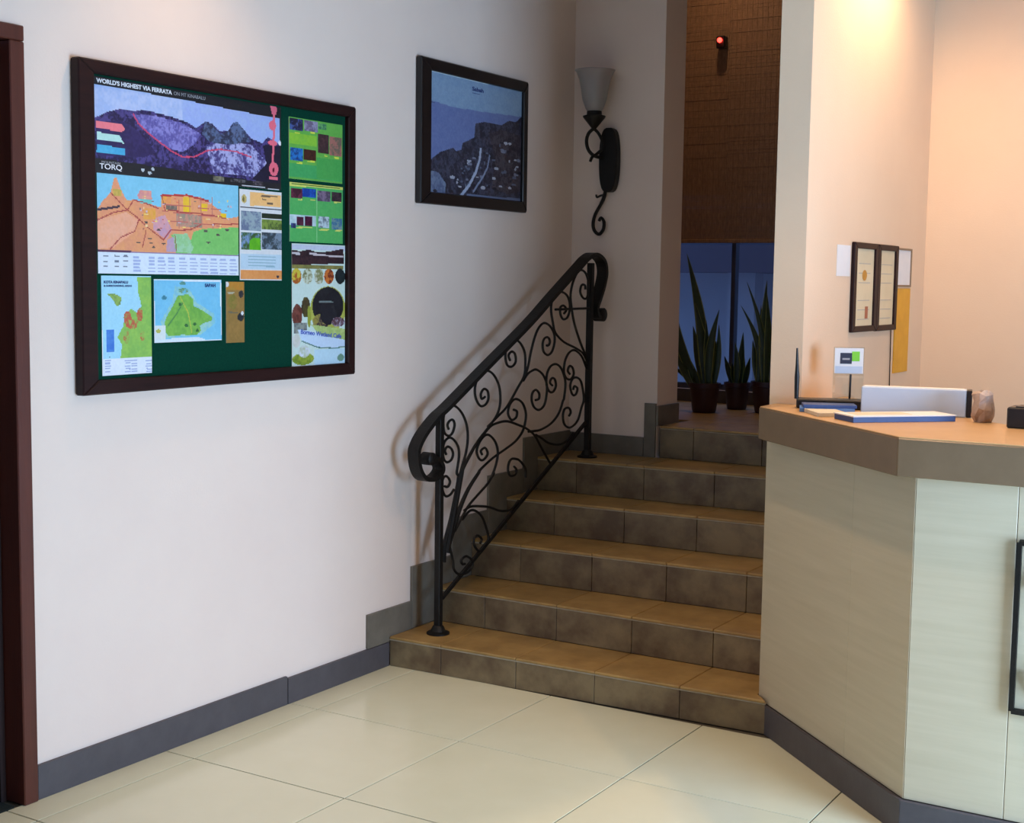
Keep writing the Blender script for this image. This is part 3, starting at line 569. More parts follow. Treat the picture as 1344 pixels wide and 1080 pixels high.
class MB:
    def __init__(s): s.v = []; s.f = []
    def box(s, x0, y0, z0, x1, y1, z1): return s.prism([(x0, y0), (x1, y0), (x1, y1), (x0, y1)], z0, z1)
    def prism(s, poly, z0, z1):
        a = sum(poly[i][0]*poly[(i+1) % len(poly)][1]-poly[(i+1) % len(poly)][0]*poly[i][1] for i in range(len(poly)))
        if a < 0: poly = poly[::-1]
        n = len(poly); b = len(s.v)
        s.v += [(p[0], p[1], z0) for p in poly]+[(p[0], p[1], z1) for p in poly]
        s.f.append(tuple(range(b+n-1, b-1, -1))); s.f.append(tuple(range(b+n, b+2*n)))
        for i in range(n):
            j = (i+1) % n; s.f.append((b+i, b+j, b+n+j, b+n+i))
        return s
    def obox(s, c, ax, ay, az, hx, hy, hz):      # oriented box, centre c, unit axes, half sizes
        c = Vector(c); ax, ay, az = Vector(ax).normalized(), Vector(ay).normalized(), Vector(az).normalized(); b = len(s.v)
        for dz in (-1, 1):
            for dx, dy in ((-1, -1), (1, -1), (1, 1), (-1, 1)): s.v.append(tuple(c+ax*hx*dx+ay*hy*dy+az*hz*dz))
        s.f += [(b+3, b+2, b+1, b), (b+4, b+5, b+6, b+7), (b, b+1, b+5, b+4), (b+1, b+2, b+6, b+5), (b+2, b+3, b+7, b+6), (b+3, b, b+4, b+7)]
        return s
    def tube(s, pts, rad, n=8, cap=True, up=(1, 0, 0)):
        pts = [Vector(p) for p in pts]; m = len(pts); b = len(s.v)
        for i, p in enumerate(pts):
            t = (pts[min(i+1, m-1)]-pts[max(i-1, 0)]).normalized()
            a = Vector(up)-t*Vector(up).dot(t)
            if a.length < .05: a = Vector((0, 1, .2))-t*Vector((0, 1, .2)).dot(t)
            a.normalize(); c = t.cross(a); rr = rad[i] if isinstance(rad, (list, tuple)) else rad
            for k in range(n):
                w = 2*PI*(k+.5)/n; s.v.append(tuple(p+(a*math.cos(w)+c*math.sin(w))*rr))
        for i in range(m-1):
            for k in range(n):
                j = (k+1) % n; s.f.append((b+i*n+k, b+i*n+j, b+(i+1)*n+j, b+(i+1)*n+k))
        if cap: s.f.append(tuple(b+k for k in range(n-1, -1, -1))); s.f.append(tuple(b+(m-1)*n+k for k in range(n)))
        return s
    def ribbon(s, pts, hw, ht, wdir=(1, 0, 0)):  # rectangular bar swept along pts; hw along wdir
        pts = [Vector(p) for p in pts]; m = len(pts); b = len(s.v); w = Vector(wdir)
        for i, p in enumerate(pts):
            t = (pts[min(i+1, m-1)]-pts[max(i-1, 0)]).normalized(); nn = w.cross(t).normalized()
            for dx, dy in ((-1, -1), (1, -1), (1, 1), (-1, 1)): s.v.append(tuple(p+w*hw*dx+nn*ht*dy))
        for i in range(m-1):
            for k in range(4):
                j = (k+1) % 4; s.f.append((b+i*4+k, b+i*4+j, b+(i+1)*4+j, b+(i+1)*4+k))
        s.f.append((b+3, b+2, b+1, b)); e = b+(m-1)*4; s.f.append((e, e+1, e+2, e+3))
        return s
    def lathe(s, prof, c=(0, 0, 0), n=28, closed=False):    # prof: (radius, z)
        b = len(s.v); m = len(prof)
        for r_, z in prof:
            for k in range(n): s.v.append((c[0]+r_*math.cos(2*PI*k/n), c[1]+r_*math.sin(2*PI*k/n), c[2]+z))
        for i in range(m-1 if not closed else m):
            i2 = (i+1) % m
            for k in range(n):
                j = (k+1) % n; s.f.append((b+i*n+k, b+i*n+j, b+i2*n+j, b+i2*n+k))
        if not closed:
            s.f.append(tuple(b+k for k in range(n-1, -1, -1))); s.f.append(tuple(b+(m-1)*n+k for k in range(n)))
        return s
    def build(s, name, m, parent=None, smooth=False, bevel=0, seg=1):
        me = bpy.data.meshes.new(name); me.from_pydata(s.v, [], s.f); me.update()
        if bevel or smooth:
            bm = bmesh.new(); bm.from_mesh(me)
            bmesh.ops.recalc_face_normals(bm, faces=bm.faces)
            if bevel:
                ed = [e for e in bm.edges if len(e.link_faces) == 2 and e.calc_face_angle(0) > .6]
                bmesh.ops.bevel(bm, geom=ed, offset=bevel, segments=seg, affect='EDGES', profile=.5)
            bm.to_mesh(me); bm.free()
        if smooth:
            for p in me.polygons: p.use_smooth = True
            me.update()
            if smooth != 'all':
                try: me.set_sharp_from_angle(angle=.7)
                except Exception: pass
        me.materials.append(m)
        o = bpy.data.objects.new(name, me); C.objects.link(o)
        if parent is not None: o.parent = parent; o.matrix_parent_inverse = parent.matrix_world.inverted()
        return o
def tag(o, label=None, cat=None, group=None, kind=None):
    if label: o['label'] = label
    if cat: o['category'] = cat
    if group: o['group'] = group
    if kind: o['kind'] = kind
    return o
def empty(name, loc=(0, 0, 0)):
    o = bpy.data.objects.new(name, None); C.objects.link(o); o.location = loc; o.empty_display_size = .05
    o.matrix_world = Matrix.Translation(loc)
    return o
def struct(name, mb, m, label=None, parent=None, **k):
    o = mb.build(name, m, parent, **k)
    if parent is None: o['kind'] = 'structure'
    if label: o['label'] = label
    return o
def sempty(name, label):
    e = empty(name); e['kind'] = 'structure'; e['label'] = label; return e
def catmull(P, sub=5):
    P = [Vector(p) for p in P]; out = []
    for i in range(len(P)-1):
        a = P[max(i-1, 0)]; b = P[i]; c = P[i+1]; d = P[min(i+2, len(P)-1)]
        for k in range(sub):
            t = k/sub
            out.append(.5*((2*b)+(c-a)*t+(2*a-5*b+4*c-d)*t*t+(3*b-a-3*c+d)*t**3))
    out.append(P[-1]); return out
def text(body, h, loc, rot, m, parent, name='lettering', width=None, bold=0, align='LEFT'):
    cu = bpy.data.curves.new('t', 'FONT'); cu.body = body; cu.size = h*1.38; cu.offset = bold; cu.align_x = align; cu.extrude = .0002
    t = bpy.data.objects.new('t', cu); C.objects.link(t)
    dg = bpy.context.evaluated_depsgraph_get(); dg.update()
    me = bpy.data.meshes.new_from_object(t.evaluated_get(dg)); bpy.data.objects.remove(t)
    if width:
        xs = [v.co.x for v in me.vertices]; k = width/(max(xs)-min(xs))
        for v in me.vertices: v.co.x *= k
    me.materials.clear(); me.materials.append(m)
    o = bpy.data.objects.new(name, me); C.objects.link(o)
    o.matrix_world = Matrix.Translation(loc) @ rot
    if parent is not None: o.parent = parent; o.matrix_parent_inverse = parent.matrix_world.inverted()
    return o
RX = Matrix(((0, 0, 1, 0), (1, 0, 0, 0), (0, 1, 0, 0), (0, 0, 0, 1)))   # text x->+y, y->+z, facing +x

# ------------------------------------------------------------ materials
M = {}
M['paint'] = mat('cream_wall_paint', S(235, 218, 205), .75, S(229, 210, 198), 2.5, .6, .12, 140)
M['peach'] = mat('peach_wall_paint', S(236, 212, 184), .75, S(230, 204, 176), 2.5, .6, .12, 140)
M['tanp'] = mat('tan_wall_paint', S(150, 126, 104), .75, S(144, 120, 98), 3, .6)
M['ceil'] = mat('ceiling_paint', S(196, 182, 168), .8, S(190, 176, 162), 3, .5)
M['tile'] = mat('polished_cream_tile', S(232, 231, 202), .18, S(224, 223, 192), 5, .7, rand=.02, spec=.5)
M['grout'] = mat('tile_grout', S(96, 88, 72), .9, S(80, 74, 60), 30, .6)
M['stone'] = mat('brown_slate_tile', S(134, 118, 88), .42, S(94, 76, 56), 7, .26, .35, 26, rand=.10)
M['tread'] = mat('ochre_slate_tile', S(182, 148, 90), .38, S(142, 112, 64), 8, .45, .35, 26, rand=.08)
M['paleg'] = mat('pale_worn_grout', S(186, 176, 156), .8, S(150, 138, 116), 30, .6)
M['skirt'] = mat('grey_stone_skirting', S(124, 118, 106), .45, S(92, 86, 76), 10, .6, .25, 30, rand=.06)
M['base'] = mat('dark_slate_baseboard', S(84, 80, 84), .5, S(70, 66, 70), 14, .6, .15, 60)
M['iron'] = mat('blackened_wrought_iron', S(34, 33, 32), .5, S(24, 22, 20), 40, .6, .25, 120, metal=.55)
M['brass_iron'] = mat('iron_with_worn_gilt', S(58, 48, 30), .5, S(28, 26, 22), 30, .5, .25, 120, metal=.5)
M['frame'] = mat('dark_mahogany_frame', S(46, 22, 20), .5, S(28, 12, 14), 6, .6, .1, 40, stretch=(1, 1, 8), spec=.22)
M['doorw'] = mat('red_brown_door_frame', S(92, 42, 30), .4, S(68, 28, 20), 5, .6, .1, 40, stretch=(6, 6, .6))
M['doorl'] = mat('very_dark_door_leaf', S(44, 22, 18), .45, S(30, 14, 12), 5, .6, stretch=(6, 6, .6))
M['black'] = mat('black_frame_lacquer', S(22, 18, 20), .3, S(14, 12, 14), 10, .5)
M['felt'] = mat('dark_green_felt', S(5, 62, 46), .95, S(3, 50, 38), 120, .6, .3, 300, spec=.1)
M['paper'] = mat('white_paper', S(236, 238, 240), .7, S(228, 232, 236), 20, .5)
M['mat'] = mat('picture_mount', S(150, 168, 190), .8, S(140, 160, 184), 20, .5)
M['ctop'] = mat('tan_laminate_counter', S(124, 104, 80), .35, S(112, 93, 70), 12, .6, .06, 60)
M['ctop_lit'] = mat('tan_laminate_lit_top', S(206, 168, 120), .38, S(194, 156, 110), 12, .6, .06, 60)  # lighter copy of the counter laminate, lamp light on the top painted in
M['cpanel'] = mat('striated_cream_panel', S(208, 196, 170), .4, S(190, 178, 150), 7, .7, .05, 30, stretch=(.35, .35, 6), rand=.02)
M['core'] = mat('raw_concrete', S(112, 102, 86), .9, S(96, 86, 72), 12, .6)
M['pot'] = mat('dark_maroon_pot', S(58, 26, 24), .45, S(44, 18, 18), 12, .6)
M['soil'] = mat('dark_soil', S(34, 26, 20), .95, S(22, 17, 13), 60, .6, .5, 80)
M['leaf'] = mat('snake_plant_leaf', S(38, 66, 34), .45, S(20, 42, 22), 22, .5, .1, 30, stretch=(1, 1, 2.2), rand=.15)
M['leafe'] = mat('yellow_leaf_margin', S(130, 138, 66), .5, S(110, 122, 56), 20, .5)
M['bamboo'] = mat('woven_brown_bamboo', S(152, 118, 88), .75, S(98, 74, 58), 26, .7, .3, 60, stretch=(5, 5, 1))
M['thread'] = mat('blind_thread', S(120, 96, 72), .8)
M['cordm'] = mat('dark_blind_cord', S(40, 30, 22), .8)
M['winf'] = mat('window_frame_paint', S(60, 66, 84), .45, S(52, 58, 74), 9, .5)
M['ext'] = mat('exterior_render', S(170, 178, 190), .85, S(160, 168, 182), 4, .5)
M['blackp'] = mat('black_plastic', S(22, 22, 24), .35, S(16, 16, 18), 30, .5)
M['bluep'] = mat('blue_leaflet', S(70, 120, 190), .45, S(120, 160, 215), 12, .4)
M['folder'] = mat('pale_blue_card', S(200, 214, 232), .5, S(190, 206, 226), 9, .5)
M['dkblue'] = mat('dark_blue_card', S(36, 66, 130), .45, S(60, 92, 150), 14, .5)
M['creamp'] = mat('cream_paper', S(228, 218, 192), .65, S(206, 200, 184), 25, .5)
M['cert'] = mat('cream_certificate', S(232, 218, 184), .6, S(222, 208, 172), 14, .5)
M['gold'] = mat('golden_seal', S(206, 150, 46), .45, S(190, 130, 36), 40, .5)
M['rust'] = mat('red_brown_print', S(176, 104, 74), .6)
M['yellow'] = mat('golden_yellow_banner', S(236, 178, 40), .5, S(216, 156, 32), 16, .6, .1, 20)
M['green'] = mat('lime_green_print', S(126, 214, 40), .5)
M['navy'] = mat('navy_print', S(26, 30, 58), .5)
M['white'] = mat('white_plastic', S(232, 236, 236), .4)
M['inkw'] = mat('white_ink', S(240, 240, 245), .6)
M['inkg'] = mat('grey_ink', S(165, 165, 170), .6)
M['inkb'] = mat('blue_ink', S(30, 50, 110), .6)
M['inkl'] = mat('lilac_ink', S(70, 90, 180), .6)
M['crump'] = mat('crumpled_brown_paper', S(206, 184, 168), .6, S(142, 116, 104), 16, .4, .6, 30)
M['trimring'] = mat('lamp_trim', S(230, 228, 222), .4)
M['shade'] = mat('frosted_white_glass', S(172, 168, 166), .35, S(150, 148, 150), 7, .6, .1, 20, Subsurface_Weight=.35, Transmission_Weight=.15)
def emis(name, col, st):
    m = bpy.data.materials.new(name); m.use_nodes = True; b = m.node_tree.nodes['Principled BSDF']
    b.inputs['Base Color'].default_value = col; b.inputs['Emission Color'].default_value = col; b.inputs['Emission Strength'].default_value = st
    return m
M['lampon'] = emis('lit_lamp_lens', (1, .75, .5, 1), 6)
M['led'] = emis('red_led', (1, .03, .02, 1), 9)
def glassm(name, tint, fac=.08, rough=.02):
    m = bpy.data.materials.new(name); m.use_nodes = True; nt = m.node_tree; N = nt.nodes; N.clear()
    o = N.new('ShaderNodeOutputMaterial'); mx = N.new('ShaderNodeMixShader'); t = N.new('ShaderNodeBsdfTransparent'); g = N.new('ShaderNodeBsdfGlossy')
    t.inputs[0].default_value = tint; g.inputs['Roughness'].default_value = rough; mx.inputs[0].default_value = fac
    nt.links.new(t.outputs[0], mx.inputs[1]); nt.links.new(g.outputs[0], mx.inputs[2]); nt.links.new(mx.outputs[0], o.inputs[0]); return m
M['glass'] = glassm('window_glass', (.9, .95, 1, 1)); M['acrylic'] = glassm('clear_acrylic', (.93, .95, .95, 1), .10)
M['picglass'] = glassm('picture_glass', (.95, .97, 1, 1), .05)
pm = bpy.data.materials.new('printed_paper'); pm.use_nodes = True
at = pm.node_tree.nodes.new('ShaderNodeVertexColor'); at.layer_name = 'print'
pm.node_tree.links.new(at.outputs[0], pm.node_tree.nodes['Principled BSDF'].inputs['Base Color']); pm.node_tree.nodes['Principled BSDF'].inputs['Roughness'].default_value = .45
M['print'] = pm

# ------------------------------------------------------------ measured layout
Z = [0, .117, .258, .413, .559, .711, .856]                     # stair levels
YL = [.018, .332, .593, .871, 1.133, 1.442]                     # riser position at the left wall
YR = [.063, .338, .656, .94, 1.185, 1.463]                      # and at x = 1.5
def ry(k, x): return YL[k]+(YR[k]-YL[k])*x/1.5
XW = 1.477; XI = 1.587; YP = .19; YB = 1.44; YB2 = 1.655; CEIL = 3.02

# ------------------------------------------------------------ setting
struct('wall_left', MB().box(-.15, -1.735, 2.137+.045, 0, -1.60, 3.7).box(-.15, -1.665, 0, 0, 1.655, 2.182).box(-.15, -1.60, 2.182, 0, 1.655, 3.7)
       .box(-.15, -2.72, 2.182, 0, -1.735, 3.7).box(-.15, -7.5, 0, 0, -2.72, 3.7), M['paint'], 'long cream painted wall on the left')
struct('wall_back', MB().box(0, YB, 0, .46, YB2, 3.7), M['paint'], 'cream wall at the head of the stairs carrying the lamp')
struct('wall_pillar', MB().box(XW, YP, 0, XI, 2.75, 3.7), M['peach'], 'cream dividing wall between stairs and reception')
struct('wall_reception', MB().box(XI, 1.65, 0, 4.2, 1.80, 3.7), M['peach'], 'peach wall behind the reception counter')
struct('wall_reception_blocker', MB().box(4.2, -.2, 0, 4.35, 1.80, 3.7), M['peach'], 'added unseen wall keeping window daylight out of the reception')  # out of view, added to block bluish window light from the reception walls
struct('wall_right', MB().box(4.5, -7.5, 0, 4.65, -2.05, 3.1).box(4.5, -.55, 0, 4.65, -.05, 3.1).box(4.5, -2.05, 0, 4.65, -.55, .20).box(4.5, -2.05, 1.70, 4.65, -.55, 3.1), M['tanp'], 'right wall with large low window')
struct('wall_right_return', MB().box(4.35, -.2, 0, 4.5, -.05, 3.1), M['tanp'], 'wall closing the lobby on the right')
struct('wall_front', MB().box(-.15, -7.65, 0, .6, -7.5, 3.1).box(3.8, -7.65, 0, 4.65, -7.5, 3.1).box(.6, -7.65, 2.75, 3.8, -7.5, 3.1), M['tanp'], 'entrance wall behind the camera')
struct('ceiling', MB().box(-.15, -7.65, CEIL, 4.65, .18, CEIL+.1).box(XI, .18, CEIL, 4.35, 1.8, CEIL+.1), M['ceil'], 'lobby ceiling')
struct('ceiling', MB().box(-1.3, .18, 3.7, XI, 3.0, 3.8), M['ceil'], 'higher ceiling above the stairs')
struct('wall_stair_drop', MB().box(-.15, .06, CEIL+.1, XW, .18, 3.8), M['paint'])
struct('wall_upper_left', MB().box(-1.3, YB2, 0, -1.2, 2.9, 3.7), M['paint']); struct('wall_upper_front', MB().box(-1.3, YB2-.15, 0, -.15, YB2, 3.7), M['paint'])
w = sempty('window_2', 'large low window in the right wall')
MB().box(4.52, -2.05, .20, 4.58, -2.0, 1.70).box(4.52, -.6, .20, 4.58, -.55, 1.70).box(4.52, -2.0, .20, 4.58, -.6, .25).box(4.52, -2.0, 1.65, 4.58, -.6, 1.70).box(4.52, -1.325, .25, 4.58, -1.275, 1.65).build('frame', M['white'], w)
MB().box(4.545, -2.0, .25, 4.552, -1.325, 1.65).build('pane', M['glass'], w); MB().box(4.545, -1.275, .25, 4.552, -.6, 1.65).build('pane', M['glass'], w)
w = sempty('door_2', 'glazed entrance behind the camera')
MB().box(.6, -7.62, 0, .66, -7.56, 2.75).box(3.74, -7.62, 0, 3.8, -7.56, 2.75).box(2.17, -7.62, 0, 2.23, -7.56, 2.75).box(.66, -7.62, 2.69, 3.74, -7.56, 2.75).build('frame', M['white'], w)
MB().box(.66, -7.595, .02, 2.17, -7.588, 2.69).build('pane', M['glass'], w); MB().box(2.23, -7.595, .02, 3.74, -7.588, 2.69).build('pane', M['glass'], w)

# floor: polished 60 cm tiles
fl = struct('floor', MB().box(-1.3, -7.65, -.12, 4.65, 1.8, -.004), M['grout'], 'polished cream lobby floor of large square tiles')
gx = [0.0]+[.1307+.6*i for i in range(9)]; gy = [.036-.6*j for j in range(0, 13)]; g = .0022
for i in range(len(gx)-1):
    for j in range(len(gy)-1):
        x0, x1, y1, y0 = gx[i], gx[i+1], gy[j], gy[j+1]
        if y0 < -7.5: continue
        MB().box(x0+g, y0+g, -.0039, x1-g, y1-g, 0).build('tile', M['tile'], fl, bevel=.0008)
MB().box(-1.0, -2.72, -.0039, -.002, -1.735, .002).build('threshold', mat('dark_green_doormat', S(18, 34, 30), .95, S(12, 24, 20), 60, .5, .4, 200), fl)
fu = struct('floor', MB().box(-1.2, YB2, .70, XW, 2.75, .847).box(.46, 1.48, .70, XW, YB2, .847), M['grout'], 'tiled landing at the top of the stairs')
for i in range(7):
    for j in range(3):
        x0 = -1.0+i*.33+.25-.33+.005; x1 = x0+.327; y0 = 1.78+j*.33; y1 = y0+.327
        if x1 > XW: x1 = XW-.002
        if y1 > 2.74: y1 = 2.74
        MB().box(x0, y0, .847, x1, y1, .856).build('tile', M['tread'], fu, bevel=.001)

# baseboards
bb = sempty('baseboard_left', 'dark slate baseboard along the left wall')
MB().box(0, -1.663, 0, .012, -.582, .102).build('board', M['base'], bb, bevel=.0015); MB().box(0, -.579, 0, .013, .016, .094).build('board', M['base'], bb, bevel=.0015)

# stair skirting, stepped
sk = sempty('trim_1', 'stepped stone skirting climbing the left wall beside the stairs')
SY = [-.12, .167, .45, .727, 1.02, YB]; ST = [.228, .367, .52, .668, .806, .806]; SB = [.096, .117, .258, .413, .559, .711]
for i in range(5):
    MB().box(0, SY[i]+.001, SB[i], .0115, SY[i+1]-.001, ST[i]).build('skirting_tile', M['skirt'], sk, bevel=.001)
MB().box(.0125, YB-.012, .711, .40, YB, .80).build('skirting_tile', M['skirt'], sk, bevel=.001)
MB().box(.402, YB-.012, .711, .459, YB, .958).build('skirting_tile', M['skirt'], sk, bevel=.001)
MB().box(.4605, YB-.01, .858, .472, YB2, .948).build('skirting_tile', M['skirt'], sk, bevel=.001)

# door at the far left
d = sempty('door_1', 'dark red-brown door and frame at the left edge')
MB().box(-.15, -1.715, 0, .018, -1.666, 2.137).build('jamb', M['doorw'], d, bevel=.003)
MB().box(-.15, -2.72, 0, .018, -2.67, 2.137).build('jamb', M['doorw'], d, bevel=.003)
MB().box(-.15, -2.72, 2.138, .018, -1.666, 2.18).build('head', M['doorw'], d, bevel=.003)
MB().box(-.12, -2.668, .01, -.075, -1.717, 2.13).build('leaf', M['doorl'], d, bevel=.002)
MB().box(-.075, -1.735, .0, -.06, -1.717, 2.13).build('stop', M['doorl'], d)
hb = MB().lathe([(.012, 0), (.012, .05), (.03, .055), (.03, .08), (.01, .09)], (0, 0, 0), 16).build('handle', M['brass_iron'], d, smooth=True); hb.matrix_world = Matrix.Translation((-.075, -2.60, 1.0)) @ Matrix.Rotation(PI/2, 4, 'Y')

# ------------------------------------------------------------ staircase
st = empty('staircase', (0.75, 0, 0)); tag(st, 'six-step staircase clad in brown stone tiles behind the iron railing', 'staircase')
core = MB()
for k in range(6):
    y1 = 1.478 if k == 5 else YR[5]+.01
    x0 = .47 if k == 5 else .013
    xe = XW-.001
    core.prism([(x0, ry(k, x0)+.012), (xe, ry(k, xe)+.012), (xe, 1.478), (x0, 1.478)] if k == 5 else [(x0, ry(k, x0)+.012), (xe, ry(k, xe)+.012), (xe, 1.473), (.463, 1.46), (.463, YB-.002), (x0, YB-.002)], Z[k] if k else 0, Z[k+1]-.0105)
core.build('core', M['core'], st)
joints = [.25, .58, .905, 1.235]; go = .0012
for k in range(6):
    xs = [.013]+joints+[XW-.001]
    if k == 0: xs = [.013]+joints+[1.545]
    if k == 5: xs = [.4735, .64, .965, 1.295, XW-.001]
    if k == 4: xs = [.013, .378-.165, .378+.165, .87, 1.2, XW-.001]
    for a, b in zip(xs[:-1], xs[1:]):
        a2, b2 = a+go, b-go
        MB().prism([(a2, ry(k, a2)), (b2, ry(k, b2)), (b2, ry(k, b2)+.0115), (a2, ry(k, a2)+.0115)], Z[k]+.0006, Z[k+1]-.0146).build('riser_tile', M['stone'], st, bevel=.0012)
        MB().prism([(a, ry(k, a)-.0015), (b, ry(k, b)-.0015), (b, ry(k, b)+.0115), (a, ry(k, a)+.0115)], Z[k+1]-.0145, Z[k+1]-.0103).build('grout_line', M['paleg'], st)
        if k < 4 or k == 4:
            if k == 4:
                back = lambda x: (YB-.0125) if x <= .4605 else ry(5, x)-.001
                segs = [(a2, b2)] if not (a2 < .461 < b2) else [(a2, .4595), (.4625, b2)]
            else:
                back = lambda x: ry(k+1, x)-.001; segs = [(a2, b2)]
            for (p, q) in segs:
                yb_p = back(p); yb_q = back(min(q, XW)); lip = .003
                if k == 0 and q > XW:
                    poly = [(p, ry(0, p)-lip), (1.545, ry(0, 1.54)-lip), (1.519, .096), (1.495, .118), (1.495, YP-.001), (XW-.001, YP-.001), (XW-.001, ry(1, XW)-.001), (p, yb_p)]
                else: poly = [(p, ry(k, p)-lip), (q, ry(k, q)-lip), (q, yb_q), (p, yb_p)]
                MB().prism(poly, Z[k+1]-.010, Z[k+1]).build('tread_tile', M['tread'], st, bevel=.002)
        else:
            MB().prism([(a2, ry(5, a2)-.003), (b2, ry(5, b2)-.003), (b2, 1.775), (a2, 1.775)], Z[6]-.009, Z[6]).build('tread_tile', M['tread'], st, bevel=.002)

# ------------------------------------------------------------ reception counter
n45 = Vector((.62, .653, 0))                                            # into the counter from the diagonal face
dd = Vector((-.653, .62, 0)).normalized(); A = Vector((2.17, -.514, 0)); nin = Vector((dd.y, -dd.x, 0)) if Vector((dd.y, -dd.x, 0)).dot(n45) > 0 else Vector((-dd.y, dd.x, 0))
rc = empty('reception_counter', (2.4, -.1, 0)); tag(rc, 'cream panelled reception counter with a thick tan top', 'counter')
A2 = A+Vector((.012, .012*.0, 0))
B = A+dd*.90; JD = A+dd*.334
def quad(p, q, t, off=0):
    p = Vector(p)+nin*off; q = Vector(q)+nin*off
    return [(p.x, p.y), (q.x, q.y), (q.x+nin.x*t, q.y+nin.y*t), (p.x+nin.x*t, p.y+nin.y*t)]
B = Vector((1.497, A.y+dd.y*((1.497-A.x)/dd.x), 0))
kk = .02
MB().prism([(B.x+.002, B.y+.02), (A.x+.008, A.y+.021), (3.6, A.y+.021), (3.6, -.08), (2.35, -.08), (1.60, .62), (1.60, .185), (B.x+.002, .185)], 0, .998).build('body', M['core'], rc)
MB().prism([(B.x, B.y), (JD.x, JD.y), (JD.x+nin.x*.017, JD.y+nin.y*.017), (B.x+nin.x*.017+.001, B.y+nin.y*.017)], .10, .9985).build('panel', M['cpanel'], rc, bevel=.0012)
MB().prism([(JD.x, JD.y), (A.x, A.y), (A.x+.006, A.y+.019), (JD.x+nin.x*.017, JD.y+nin.y*.017)], .10, .9985).build('panel', M['cpanel'], rc, bevel=.0012)
for x0, x1 in ((2.1715, 2.436), (2.4375, 3.03), (3.0315, 3.6)):
    MB().box(x0, A.y, .10, x1, A.y+.0195, .9985).build('panel', M['cpanel'], rc, bevel=.0012)
MB().box(1.4965, B.y+.012, .10, 1.4985, YP-.002, .9985).build('panel', M['cpanel'], rc)
ob = -nin*.012
Aq = A+Vector((.0, -.014, 0)); 
MB().prism([(B.x-.001, B.y-.016), (A.x-.004, A.y-.0145), (A.x+.002, A.y), (B.x, B.y)], 0, .0985).build('plinth', M['base'], rc, bevel=.0012)
MB().box(A.x-.0035, A.y-.0145, 0, 3.6, A.y+.0, .0985).build('plinth', M['base'], rc, bevel=.0012)
tp = [(2.13, -.563), (3.62, -.563), (3.62, -.02), (2.29, -.02), (1.589, .645), (1.589, .188), (1.497, .188), (1.497, .045)]
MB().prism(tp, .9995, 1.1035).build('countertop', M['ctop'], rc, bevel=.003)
MB().prism([(2.1315, -.560), (3.617, -.560), (3.617, -.023), (2.2885, -.023), (1.592, .640), (1.592, .1865), (1.500, .1865), (1.500, .046)], 1.1036, 1.107).build('lit_top_sheet', M['ctop_lit'], rc, bevel=.001)  # sheet added to carry the brightly lit top as a lighter colour
# wrought-iron ornament set in the front
io = empty('iron_grille', (2.75, -.53, .40)); tag(io, 'square wrought-iron scroll ornament on the counter front at the right edge', 'ornament')
fr = MB(); x0, x1, z0, z1 = 2.447, 2.95, .402, .85; yy = -.527
for a in (((x0, yy, z0), (x1, yy, z0)), ((x1, yy, z0), (x1, yy, z1)), ((x1, yy, z1), (x0, yy, z1)), ((x0, yy, z1), (x0, yy, z0))): fr.tube(a, .009, 4)
fr.build('frame', M['iron'], io)
for sx, cx in ((1, 2.565), (-1, 2.835)):
    for szn, cz in ((1, .515), (-1, .735)):
        pts = []
        for t in range(40):
            a = t/39*4.2*PI; rr = .085*(1-t/39*.82); pts.append((cx-sx*rr*math.cos(a), yy, cz-szn*rr*math.sin(a)))
        MB().tube(pts, .0055, 6, up=(0, 1, 0)).build('scroll', M['iron'], io, smooth=True)

# ------------------------------------------------------------ railing
KX = .0555
def rx(y): return .143+(y-.151)*KX
WD = Vector((1, -KX, 0)).normalized()
def rp(y, z, off=0): return Vector((rx(y), y, z))+WD*off
ra = empty('stair_railing', (rx(.15), .15, .117)); tag(ra, 'black wrought-iron stair railing with scrollwork and a curled flat handrail', 'railing')
for ((py, z0), (_, z1)) in ((POST1, (0, .985)), (POST2, (0, P2TOP))):
    z0 = .117 if z0 < .4 else .711
    c = rp(py, 0); p = MB().box(c.x-.013, c.y-.013, z0+.006, c.x+.013, c.y+.013, z1).build('post', M['iron'], ra, bevel=.002)
    MB().lathe([(.046, 0), (.046, .006), (.03, .012), (.022, .03), (.018, .034)], (c.x, c.y, z0), 20).build('base_flange', M['iron'], p, smooth=True)
hp = catmull([rp(a, b) for a, b in HANDRAIL], 5)
MB().ribbon(hp, .026, .0085, WD).build('handrail', M['iron'], ra, bevel=0)
for (ky, kz), kr in ((KNOB1, .025), (KNOB2, .031)):
    MB().tube([rp(ky, kz, -.027), rp(ky, kz, -.022), rp(ky, kz, .022), rp(ky, kz, .027)], [kr*.75, kr, kr, kr*.75], 18, up=(0, 0, 1)).build('rolled_end', M['iron'], ra, smooth=True)
(b0, b1) = BOTTOM; MB().ribbon([rp(*b0), rp(*b1)], .006, .007, WD).build('bottom_rail', M['iron'], ra)
for i, sc in enumerate(SCROLLS):
    pts = catmull([rp(a, b, .004*((i*37 % 3)-1)) for a, b in sc], 4)
    n = len(pts); big = i in (0, 2, 6)
    rad = [(.0054+(.006 if big else .0)*max(0, 1-j/(n*.28))) for j in range(n)]
    MB().tube(pts, rad, 6).build('cross_bar' if i == len(SCROLLS)-1 else 'scroll', M['iron'], ra, smooth=True)

